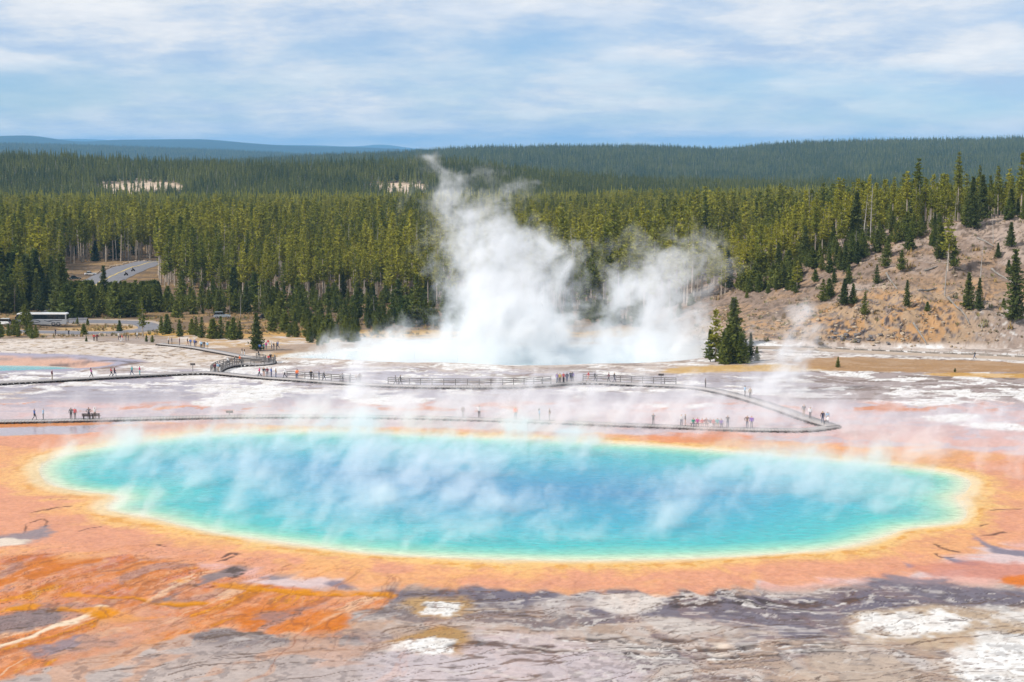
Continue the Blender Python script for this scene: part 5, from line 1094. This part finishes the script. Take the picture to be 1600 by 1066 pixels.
for a in [(45, 656.5, 1, RT, 'walk', 'blue', 'black', N1), (59, 656.5, 1, LF, 'stand', 'light blue', 'grey', N1), (103, 656, 1, AWAY, 'stand', 'black', 'black', N2), (109, 656, 1, AWAY, 'stand', 'red', 'black', N2), (130.5, 653.5, 1, AWAY, 'hips', 'grey', 'navy', N2), (140, 653, 1, AWAY, 'photo', 'white', 'tan', N2, ('hat',)),
          (75, 593.5, 0, RT, 'stand', 'maroon', 'khaki', L1), (138, 590, 0, RT, 'walk', 'magenta', 'black', L1, ('hair',)), (168.5, 588.5, 0, RT, 'walk', 'red', 'black', L1), (172, 588.5, 0, RT, 'walk', 'maroon', 'navy', L1), (202, 586.5, 0, LF, 'walk', 'teal', 'denim', L1), (212, 586, 0, RT, 'stand', 'pink', 'teal', L1),
          (331, 579.5, 0, TOW, 'stand', 'maroon', 'black', 'at the fork of the boardwalks'), (335, 579, 0, TOW, 'walk', 'light blue', 'tan', 'at the fork of the boardwalks'), (339, 579.5, 0, LF, 'stand', 'black', 'white', 'at the fork of the boardwalks', ('hair',)),
          (354.5, 571, 2, RT, 'walk', 'white', 'grey', W1), (362.5, 571, 2, RT, 'stand', 'black', 'denim', W1), (371.5, 570.5, 2, RT, 'walk', 'orange', 'black', W1), (400, 562, 2, RT, 'walk', 'black', 'black', W1), (418, 567, 2, AWAY, 'stand', 'red', 'black', W1), (420.5, 565, 2, AWAY, 'stand', 'black', 'black', W1),
          (376, 554.5, 2, LF, 'stand', 'black', 'white', W1), (381, 554.5, 2, RT, 'stand', 'brown', 'white', W1),
          (403.5, 588.5, 0, LF, 'walk', 'pink', 'black', M1), (410, 588.5, 0, AWAY, 'stand', 'black', 'bare', M1), (414.5, 589, 0, AWAY, 'stand', 'maroon', 'grey', M1), (420, 589, 0, RT, 'stand', 'blue', 'denim', M1), (428, 589.5, 0, RT, 'stand', 'tan', 'denim', M1), (442, 590, 0, LF, 'walk', 'white', 'black', M1, ('hat',)), (460.5, 591.5, 0, AWAY, 'stand', 'orange', 'denim', M1),
          (484, 593.5, 0, AWAY, 'stand', 'black', 'black', M1), (495, 594, 0, RT, 'stand', 'navy', 'denim', M1), (503.5, 594.5, 0, RT, 'walk', 'black', 'navy', M1), (534, 597, 0, AWAY, 'stand', 'grey', 'black', M1), (544, 597.5, 0, RT, 'stand', 'grey', 'grey', M1), (554.5, 598, 0, RT, 'walk', 'tan', 'grey', M1), (558.5, 598, 0, AWAY, 'stand', 'brown', 'grey', M1),
          (614, 599.5, 0, RT, 'walk', 'grey', 'grey', 'where railing enters the steam'), (622.5, 598.5, 0, RT, 'walk', 'black', 'black', 'where railing enters the steam'),
          (870, 597.5, 0, LF, 'stand', 'purple', 'denim', G1), (873, 596.5, 0, AWAY, 'stand', 'brown', 'black', G1), (876.5, 598, 0, TOW, 'stand', 'yellow', 'black', G1), (876, 595.5, 0, AWAY, 'stand', 'maroon', 'grey', G1), (881, 598, 0, RT, 'stand', 'red', 'black', G1), (883, 597, 0, AWAY, 'stand', 'red', 'denim', G1), (888.5, 595.5, 0, AWAY, 'stand', 'navy', 'denim', G1), (893.5, 595, 0, AWAY, 'stand', 'navy', 'navy', G1), (897.5, 595, 0, AWAY, 'stand', 'purple', 'black', G1, ('hair',)),
          (920.5, 596, 0, LF, 'walk', 'red', 'bare', RL), (930.5, 596, 0, RT, 'walk', 'black', 'black', RL), (953, 597, 0, LF, 'walk', 'maroon', 'black', RL), (962, 597.5, 0, RT, 'walk', 'black', 'navy', RL),
          (722.5, 652, 1, AWAY, 'stand', 'brown', 'grey', NM), (747, 652, 1, AWAY, 'photo', 'white', 'black', NM), (805, 654.5, 1, AWAY, 'stand', 'orange', 'denim', NM), (843, 656, 1, RT, 'stand', 'light blue', 'grey', NM, ('hair',)), (858.5, 656.5, 1, LF, 'hips', 'brown', 'grey', NM), (1023, 662.5, 1, TOW, 'photo', 'grey', 'grey', NM),
          (1067.5, 664, 1, TOW, 'photo', 'white', 'navy', BS), (1073.5, 665, 1, RT, 'stand', 'black', 'bare', BS), (1141, 667, 1, TOW, 'photo', 'grey', 'denim', BS), (1172, 667.5, 1, TOW, 'hips', 'brown', 'denim', BS), (1179, 668, 1, TOW, 'stand', 'purple', 'grey', BS),
          (1263.5, 652, 0, TOW, 'stand', 'grey', 'tan', EN), (1272.5, 655.5, 0, AWAY, 'stand', 'white', 'black', EN), (1289, 663.5, 0, AWAY, 'stand', 'brown', 'denim', EN, ('pack',)), (1296.5, 660, 0, TOW, 'stand', 'light blue', 'denim', EN, ('hat',)), (1300, 664.5, 0, LF, 'sit', 'white', 'black', EN),
          (1102.5, 605.5, 0, RT, 'stand', 'black', 'brown', 'past the railing end'), (1107.5, 606, 0, RT, 'stand', 'brown', 'black', 'past the railing end'), (1168, 620, 0, RT, 'stand', 'light blue', 'black', 'on unfenced boardwalk past the railing'), (1177, 622, 0, TOW, 'stand', 'khaki', 'grey', 'on unfenced boardwalk past the railing', ('pack',)),
          ]: pw(*a)
for i, (px_, top) in enumerate([(1087, 'green'), (1094, 'magenta'), (1101, 'red'), (1107.5, 'maroon'), (1113.5, 'navy'), (1119, 'red'), (1125, 'teal'), (1131, 'purple')]):
    p, a = on_walk(px_, 667, 1); person((p[0], p[1] + .12, p[2]), random.uniform(-.2, .2), 'sit', top, ['denim', 'black', 'grey', 'black', 'white', 'grey', 'khaki', 'denim'][i], BN)
for a in [(260, 537, 2, RT, 'stand', 'white', 'black', W2, ('hat',)), (266, 537, 2, RT, 'stand', 'navy', 'black', W2), (275.5, 537.5, 2, LF, 'stand', 'maroon', 'black', W2), (289, 540, 2, RT, 'walk', 'black', 'bare', W2), (294.5, 541, 2, AWAY, 'stand', 'blue', 'grey', W2), (301, 540.5, 2, AWAY, 'stand', 'blue', 'denim', W2, ('hat',)), (304.5, 542.5, 2, AWAY, 'stand', 'navy', 'tan', W2), (309.5, 543, 2, TOW, 'walk', 'white', 'denim', W2), (312, 545, 2, TOW, 'stand', 'light blue', 'black', W2), (317, 543, 2, AWAY, 'stand', 'black', 'denim', W2), (321, 544.5, 2, AWAY, 'stand', 'light blue', 'tan', W2)]: pw(*a)
for a in [(147, 533, AWAY, 'stand', 'red', 'black', CP_), (151.5, 533, AWAY, 'stand', 'maroon', 'black', CP_), (107.5, 525, AWAY, 'photo', 'black', 'black', 'alone beside the paved loop'), (185, 531, RT, 'stand', 'white', 'navy', CP_), (188, 534, RT, 'stand', 'black', 'white', CP_), (191, 534.5, RT, 'walk', 'red', 'white', CP_), (197, 533, LF, 'stand', 'navy', 'denim', CP_), (200.5, 532.5, LF, 'stand', 'black', 'black', CP_), (214.5, 529.5, LF, 'walk', 'white', 'grey', CP_), (87, 524, RT, 'stand', 'navy', 'black', CP_),
          (406, 549, AWAY, 'stand', 'blue', 'black', LO), (412, 548, AWAY, 'stand', 'teal', 'denim', LO), (416, 546, AWAY, 'stand', 'magenta', 'denim', LO), (419, 542, AWAY, 'stand', 'red', 'white', LO), (424.5, 545, RT, 'stand', 'white', 'navy', LO), (428, 547, RT, 'stand', 'navy', 'grey', LO), (432.5, 546, LF, 'stand', 'black', 'black', LO), (434.5, 544.5, LF, 'walk', 'blue', 'denim', LO),
          (1523, 561, LF, 'walk', 'black', 'denim', 'alone on path below bare hill')]: pg(*a)
# ------------------------------------------------------------------ vehicles, hut
MTYRE = mat('tyre_rubber', (.015, .015, .016), .9); MRIM = mat('silver_rim', (.6, .6, .62), .3, .9); MGLASS = mat('dark_glass', (.012, .016, .02), .06, 0, .6); MLAMP = mat('lamp_lens', (.7, .7, .68), .2); MTAIL = mat('tail_lamp', (.35, .01, .01), .3)
def wheel(root, x_, y_, r_, w_, side):
    mb = MB(); mb.tube([(0, -w_ / 2, 0), (0, w_ / 2, 0)], [r_, r_], 16); o = mb.build('wheel', MTYRE, root, (x_, y_, r_))
    m2 = MB(); m2.tube([(0, side * w_ / 2, 0), (0, side * (w_ / 2 + .02), 0)], [r_ * .62, r_ * .5], 12); m2.build('rim', MRIM, o)
def bevel(o, w_=.06, s_=2):
    m_ = o.modifiers.new('bevel', 'BEVEL'); m_.width = w_; m_.segments = s_; m_.limit_method = 'ANGLE'; return o
def car(p, rz, paint, label, kind='car', cat='car'):
    root = link('parked_car' if kind == 'car' else 'sport_utility_car', None, None, p); root.rotation_euler = (0, 0, rz); tag(root, label, cat); root.empty_display_size = .4
    Lc, Wc, Hc = (4.5, 1.78, 1.45) if kind == 'car' else (4.7, 1.88, 1.78); h0 = Hc * .56
    pr = [(-Lc / 2, .35), (-Lc / 2 + .08, h0 * .8), (-Lc / 2 + .35, h0), (Lc * .20, h0 * 1.02), (Lc / 2 - .25, h0 * .84), (Lc / 2, h0 * .6), (Lc / 2 - .02, .3), (-Lc / 2 + .1, .28)]
    mb = MB(); mb.prism(pr, -Wc / 2, Wc / 2); bd = bevel(mb.build('body', paint, root), .09)
    rear = -Lc * (.30 if kind == 'car' else .46)
    cab = MB(); b_ = [(rear - .12, h0 * .99), (rear + .28, Hc - .05), (Lc * .02, Hc - .05), (Lc * .20, h0 * 1.0)]
    cab.prism(b_, -Wc / 2 + .14, Wc / 2 - .14); bevel(cab.build('window_glass', MGLASS, root), .05)
    rf = MB(); rf.prism([(rear + .22, Hc - .07), (rear + .35, Hc), (Lc * .0, Hc), (Lc * .05, Hc - .07)], -Wc / 2 + .12, Wc / 2 - .12); bevel(rf.build('roof', paint, root), .03)
    for sx in (-1, 1):
        for sy in (-1, 1): wheel(root, sx * Lc * .31, sy * (Wc / 2 - .08), .33, .2, sy)
    for sy in (-1, 1):
        mb = MB(); mb.box((Lc / 2 - .06, sy * Wc * .36, h0 * .68), (.12, .32, .14)); mb.build('headlight', MLAMP, root); mb = MB(); mb.box((-Lc / 2 + .04, sy * Wc * .38, h0 * .74), (.1, .26, .16)); mb.build('tail_light', MTAIL, root)
    return root
PW = mat('white_paint', (.78, .78, .78), .25, coat=.5); PD = mat('dark_teal_paint', (.02, .05, .06), .25, coat=.5); PS_ = mat('silver_paint', (.45, .50, .54), .25, .4, coat=.5); PK = mat('black_paint', (.012, .013, .018), .25, coat=.5)
p_ = hit(117, 437); car(p_, R(20), PD, 'dark teal car on the curving road between the conifers'); p_ = hit(141, 430); car(p_, R(20), PW, 'white car half hidden by conifers on the curving road')
p_ = hit(347, 497); car(p_, R(8), PS_, 'pale silver sport utility car parked among the pines below the wood', 'suv'); p_ = hit(415, 499); car(p_, R(15), PK, 'black car parked among the pines below the wood')
p_ = hit(20, 508); car(p_, R(190), PK, 'black car parked in front of the coach'); p_ = hit(3, 508); car(p_, R(175), PW, 'white sport utility car parked by the brown hut', 'suv')
# coach
p_ = hit(66, 508.5); root = link('coach', None, None, p_); root.rotation_euler = (0, 0, R(180)); tag(root, 'silver grey coach with a black window band and white roof in the car park', 'coach')
MSILV = mat('coach_silver', (.40, .42, .45), .3, .3, coat=.3)
mb = MB(); mb.prism([(-6.7, .38), (-6.85, 1.0), (-6.85, 1.75), (6.75, 1.75), (6.85, 1.0), (6.8, .38)], -1.27, 1.27); bevel(mb.build('body', MSILV, root), .08)
mb = MB(); mb.prism([(-6.84, 1.75), (-6.80, 2.95), (6.3, 2.95), (6.74, 1.75)], -1.25, 1.25); bevel(mb.build('window_band', MGLASS, root), .05)
mb = MB(); mb.prism([(-6.84, 2.95), (-6.75, 3.25), (-6.3, 3.38), (5.9, 3.38), (6.25, 3.2), (6.32, 2.95)], -1.27, 1.27); bevel(mb.build('roof', PW, root), .08)
mb = MB(); mb.box((-6.6, 0, 2.3), (.35, 2.56, 1.3)); mb.build('rear_pillar', MSILV, root)
for x_ in (-4.6, -3.3, 4.3):
    for sy in (-1, 1): wheel(root, x_, sy * 1.12, .52, .3, sy)
MSW = mat('dark_swoosh', (.05, .055, .075), .4)
def strip(pts, w_):
    mb = MB()
    for sgn in (1,):
        vs = [(x_, 1.285, z_ + w_ / 2) for x_, z_ in pts] + [(x_, 1.285, z_ - w_ / 2) for x_, z_ in pts]; n = len(pts); mb.add(vs, [(i, i + 1, n + i + 1, n + i) for i in range(n - 1)])
        mb.add([(x_, 1.275, z_) for x_, _, z_ in vs], [(i, n + i, n + i + 1, i + 1) for i in range(n - 1)])
    return mb
for k, pts in enumerate(([(2.6, 1.62), (1.4, 1.55), (.5, 1.35), (.1, 1.12)], [(.1, 1.1), (.8, .92), (2.2, .75), (3.2, .72)], [(-.9, 1.42), (-1.8, 1.22), (-2.3, 1.3), (-3.2, 1.5), (-4.4, 1.42), (-5.6, 1.5)], [(-2.0, 1.05), (-2.6, 1.2), (-3.0, 1.0)])): strip(pts, [.2, .16, .16, .12][k]).build('painted_swoosh', MSW, root)
for s_ in (-1, 1): mb = MB(); mb.box((6.72, s_ * .95, .75), (.14, .35, .22)); mb.build('headlight', MLAMP, root)
mb = MB(); mb.box((6.6, 1.42, 2.2), (.16, .22, .5)); mb.build('mirror', PK, root)
# motorcycles with riders
for p2, l_ in (((197, 431), 'motorcycle with a dark rider leading up the curving road'), ((208, 424.5), 'motorcycle with a dark rider following the first up the curving road')):
    p_ = hit(*p2); p_ = (p_[0], p_[1], p_[2] + .1); root = link('motorcycle', None, None, p_); root.rotation_euler = (0, 0, R(60)); tag(root, l_.replace(' with a dark rider', ''), 'motorcycle')
    for x_ in (-.7, .72): wheel(root, x_, 0, .33, .15, 1)
    mb = MB(); mb.prism([(-.8, .62), (-.45, .80), (.0, .78), (.25, .98), (.5, .95), (.55, .7), (.25, .32), (-.3, .3)], -.17, .17); bevel(mb.build('body', PK, root), .05)
    mb = MB(); mb.tube([(.72, 0, .33), (.5, 0, .95), (.42, 0, 1.08)], [.05, .05, .04], 6); mb.build('fork', MRIM, root); mb = MB(); mb.tube([(.35, -.38, 1.1), (.45, 0, 1.08), (.35, .38, 1.1)], [.025] * 3, 6); mb.build('handlebar', PK, root)
    mb = MB(); mb.box((.62, 0, .92), (.1, .2, .2)); mb.build('headlight', MLAMP, root)
    q = Matrix.Rotation(R(60), 3, 'Z') @ Vector((-.22, 0, .32)); r_ = person((p_[0] + q.x, p_[1] + q.y, p_[2] + q.z), R(60) + math.pi / 2, 'sit', 'black', 'black', 'on the leading motorcycle' if 'leading' in l_ else 'on the following motorcycle', (), 1.78)
# hut
p_ = hit(12, 488); root = link('hut', None, None, p_); root.rotation_euler = (0, 0, R(-12)); tag(root, 'small brown hut with a pale sloping roof behind the parked cars', 'hut')
MWALL = mat('brown_boards', (.085, .055, .045), .9, noise=.25, nscale=3); MROOF = mat('pale_roof_sheet', (.50, .48, .47), .7, noise=.12, nscale=2)
mb = MB(); mb.prism([(-1.1, -.2), (1.35, -.2), (1.35, 2.95), (-1.1, 2.2)], -1.4, 1.4); mb.build('wall', MWALL, root)
mb = MB(); mb.prism([(-2.0, 1.98), (1.75, 3.13), (1.75, 3.30), (-2.0, 2.15)], -1.75, 1.75); mb.build('roof', MROOF, root)
dr = MB(); dr.box((.2, -1.43, 1.0), (.95, .06, 2.0)); dr = dr.build('door', mat('dark_door', (.04, .03, .028), .8), root); hd = MB(); hd.box((.55, -1.49, 1.0), (.05, .07, .16)); hd.build('handle', MRIM, dr)
for y_ in (-1.5, 1.5): mb = MB(); mb.tube([(-1.8, y_, -.2), (-1.8, y_, 2.02)], [.08, .08], 6); mb.build('roof_post', MWALL, root)
# ------------------------------------------------------------------ steam as fog grids
MST = bpy.data.materials.new('steam'); MST.use_nodes = True; t = MST.node_tree; t.nodes.clear()
pv = N(t, 'ShaderNodeVolumePrincipled'); pv.inputs['Color'].default_value = (.985, .988, .995, 1); pv.inputs['Density'].default_value = 1.0; pv.inputs['Anisotropy'].default_value = .15
om = N(t, 'ShaderNodeOutputMaterial'); L(t, pv.outputs[0], om.inputs['Volume'])
def steam(name, mn, mx_, res, blobs, warp, wscale, k, dscale, gain, label, stretch=(1, 1, 1), shear=0.0, thr=0.0, detail=6.0, floor=None, seed=0.0, soft=1.0, nrough=.6):
    """blobs: (centre, radii, strength); a warped sum of soft ellipsoids broken up by noise"""
    g = bpy.data.node_groups.new(name, 'GeometryNodeTree'); g.interface.new_socket('Geometry', in_out='INPUT', socket_type='NodeSocketGeometry'); g.interface.new_socket('Geometry', in_out='OUTPUT', socket_type='NodeSocketGeometry')
    go = g.nodes.new('NodeGroupOutput'); pos = g.nodes.new('GeometryNodeInputPosition').outputs[0]
    def vm(op, a, b_=None, sc=None):
        n_ = g.nodes.new('ShaderNodeVectorMath'); n_.operation = op
        for i, q in ((0, a), (1, b_)):
            if q is None: continue
            if hasattr(q, 'is_output'): g.links.new(q, n_.inputs[i])
            else: n_.inputs[i].default_value = q
        if sc is not None: n_.inputs['Scale'].default_value = sc
        return n_.outputs['Value'] if op in ('LENGTH', 'DOT_PRODUCT') else n_.outputs[0]
    def m(op, a, b_=None, c_=None, clamp=False):
        n_ = g.nodes.new('ShaderNodeMath'); n_.operation = op; n_.use_clamp = clamp
        for i, q in enumerate((a, b_, c_)):
            if q is None: continue
            if hasattr(q, 'is_output'): g.links.new(q, n_.inputs[i])
            else: n_.inputs[i].default_value = q
        return n_.outputs[0]
    def noise(vec, scale, det, rough=.6, out=0):
        n_ = g.nodes.new('ShaderNodeTexNoise'); n_.inputs['Scale'].default_value = scale; n_.inputs['Detail'].default_value = det; n_.inputs['Roughness'].default_value = rough
        g.links.new(vec, n_.inputs['Vector']); return n_.outputs[out]
    p0 = vm('ADD', pos, (seed * 31.7, seed * 11.3, seed * 5.1))
    wv = vm('SCALE', vm('SUBTRACT', noise(p0, wscale, 3.0, .55, 1), (.5, .5, .5)), sc=warp * 2); pw = vm('ADD', pos, wv)
    acc = None
    for ctr, rad, st in blobs:
        d = vm('LENGTH', vm('DIVIDE', vm('SUBTRACT', pw, ctr), rad)); e = m('MULTIPLY', m('SUBTRACT', 1.0, d, None), st); e = m('MAXIMUM', e, 0.0)
        acc = e if acc is None else m('ADD', acc, e)
    acc = m('MINIMUM', acc, soft)
    # streaks that lean with the wind
    sx = g.nodes.new('ShaderNodeSeparateXYZ'); g.links.new(pw, sx.inputs[0])
    cmb = g.nodes.new('ShaderNodeCombineXYZ'); g.links.new(m('MULTIPLY_ADD', sx.outputs[2], -shear, sx.outputs[0]), cmb.inputs[0]); g.links.new(sx.outputs[1], cmb.inputs[1]); g.links.new(sx.outputs[2], cmb.inputs[2])
    sv = vm('ADD', vm('MULTIPLY', cmb.outputs[0], stretch), (seed * 7.7, seed * 3.3, 0))
    nz = noise(sv, dscale, detail, nrough)
    dn = m('MULTIPLY', m('SUBTRACT', m('ADD', acc, m('MULTIPLY', m('SUBTRACT', nz, .5), k)), thr), m('MINIMUM', m('MULTIPLY', acc, 6.0), 1.0))
    dn = m('MAXIMUM', dn, 0.0); dn = m('POWER', dn, 1.35); dn = m('MULTIPLY', dn, gain)
    if floor is not None:
        s2 = g.nodes.new('ShaderNodeSeparateXYZ'); g.links.new(pos, s2.inputs[0]); dn = m('MULTIPLY', dn, m('MULTIPLY_ADD', m('SUBTRACT', s2.outputs[2], floor), 1.0, 0.0, True))
    vc = g.nodes.new('GeometryNodeVolumeCube'); g.links.new(dn, vc.inputs['Density']); vc.inputs['Min'].default_value = mn; vc.inputs['Max'].default_value = mx_
    for a, b_ in zip(('Resolution X', 'Resolution Y', 'Resolution Z'), res): vc.inputs[a].default_value = int(b_)
    sm = g.nodes.new('GeometryNodeSetMaterial'); sm.inputs['Material'].default_value = MST; g.links.new(vc.outputs[0], sm.inputs[0]); g.links.new(sm.outputs[0], go.inputs[0])
    me_ = bpy.data.meshes.new(name); me_.vertices.add(1); me_.vertices.foreach_set('co', [0, 0, 0]); me_.materials.append(MST)
    o = link(name, me_); tag(o, label, 'steam', kind='stuff'); o.modifiers.new('steam', 'NODES').node_group = g; return o
def pb(px_, py_, Yd, rx, rz_, ry, st=1.0):
    d_ = ray(px_, py_); t_ = Yd / d_[1]; s_ = Yd / F
    return ((d_[0] * t_, Yd, CAMH + d_[2] * t_), (rx * s_, ry, rz_ * s_), st)
YE = 345
PL = [pb(815, 585, YE, 250, 60, 26, 1.8), pb(810, 520, YE, 160, 110, 20, 2.2), pb(790, 450, YE + 4, 130, 100, 16, 1.7), pb(760, 395, YE + 6, 125, 80, 13, 1.25), pb(735, 345, YE + 8, 110, 70, 11, 1.0), pb(705, 305, YE + 10, 105, 70, 10, .85), pb(720, 275, YE + 11, 80, 45, 9, .7), pb(800, 300, YE + 12, 60, 50, 9, .7),
      pb(865, 400, YE + 8, 100, 60, 11, .85), pb(655, 562, YE - 3, 190, 75, 24, 1.8), pb(585, 574, YE - 5, 150, 55, 20, 1.3), pb(960, 572, YE, 190, 70, 24, 1.8), pb(1045, 555, YE + 4, 140, 80, 22, 1.5), pb(1020, 495, YE + 6, 135, 90, 15, 1.4),
      pb(1045, 425, YE + 8, 130, 85, 12, 1.35), pb(960, 465, YE + 6, 80, 50, 10, .8)]
steam('steam_plume', (-48, 296, -7), (58, 396, 46), (330, 190, 190), PL, 6.5, .10, 7.6, .18, .12, 'tall white steam plume rising from the crater pool behind the boardwalk', thr=.58, floor=-7.0, detail=9.0, shear=.25, nrough=.70, soft=1.9)
rp_ = random.Random(12); PS = [((8, 227, .8), (82, 18, 7.5), 1.5), ((36, 196, .2), (18, 12, 5.5), 1.2), ((52, 203, .2), (16, 10, 6), 1.3), ((60, 190, .2), (12, 9, 4), 1.0), ((20, 180, .2), (16, 9, 4), 1.1), ((-6, 172, .2), (14, 9, 3.4), 1.0)]
while len(PS) < 46:
    x_, y_ = rp_.uniform(-58, 62), rp_.uniform(152, 232)
    if sdf(POOL, np.array([x_]), np.array([y_]))[0] > -3: continue
    s_ = rp_.uniform(.6, 1.35) * (.75 + .5 * (y_ - 150) / 80); PS.append(((x_, y_, .2), (rp_.uniform(8, 20), rp_.uniform(7, 15), rp_.uniform(2.6, 6.5) * (.7 + .5 * (y_ - 150) / 80)), s_))
steam('pool_steam', (-85, 142, 0.05), (100, 250, 11), (460, 270, 42), PS, 2.6, .16, 8.5, .27, .16, 'thin white steam drifting in ragged wisps over the big turquoise pool', stretch=(1.1, .85, .62), shear=.55, thr=.66, detail=8.0, seed=2.0, nrough=.68)
PR = [pb(1225, 690, 245, 150, 48, 9, 1.1), pb(1222, 620, 262, 80, 120, 7, 1.0), pb(1225, 530, 268, 70, 100, 6, .8), pb(1450, 705, 236, 240, 38, 12, 1.1), pb(1600, 690, 230, 170, 60, 12, 1.1), pb(1580, 760, 205, 120, 70, 8, 1.0), pb(1360, 722, 222, 180, 50, 11, 1.6), pb(1490, 745, 212, 140, 55, 10, 1.5), pb(1200, 700, 232, 150, 40, 9, 1.3), pb(1280, 660, 250, 120, 50, 9, 1.0), pb(560, 620, 258, 55, 80, 6, .9), pb(600, 668, 243, 280, 32, 8, 1.0), pb(880, 668, 241, 230, 44, 9, 1.4), pb(860, 630, 262, 140, 44, 8, .8)]
steam('drifting_steam', (-60, 190, -3), (98, 284, 22), (360, 180, 66), PR, 2.5, .12, 5.5, .20, .50, 'loose steam wisps drifting past the right end of the pool and the boardwalk', stretch=(1.1, .8, .7), shear=.5, thr=.42, detail=8.0, seed=4.0, nrough=.66)
# ------------------------------------------------------------------ haze
hb = MB(); hb.box((0, 14200, -110), (60000, 28600, 620)); HZM = bpy.data.materials.new('haze'); HZM.use_nodes = True; t = HZM.node_tree; t.nodes.clear()
pv = N(t, 'ShaderNodeVolumePrincipled'); pv.inputs['Color'].default_value = (.26, .58, .95, 1); pv.inputs['Density'].default_value = 5.6e-5; pv.inputs['Anisotropy'].default_value = .0
om = N(t, 'ShaderNodeOutputMaterial'); L(t, pv.outputs[0], om.inputs['Volume'])
tag(hb.build('haze', HZM), 'thin blue haze over the far hills', 'haze', kind='stuff')
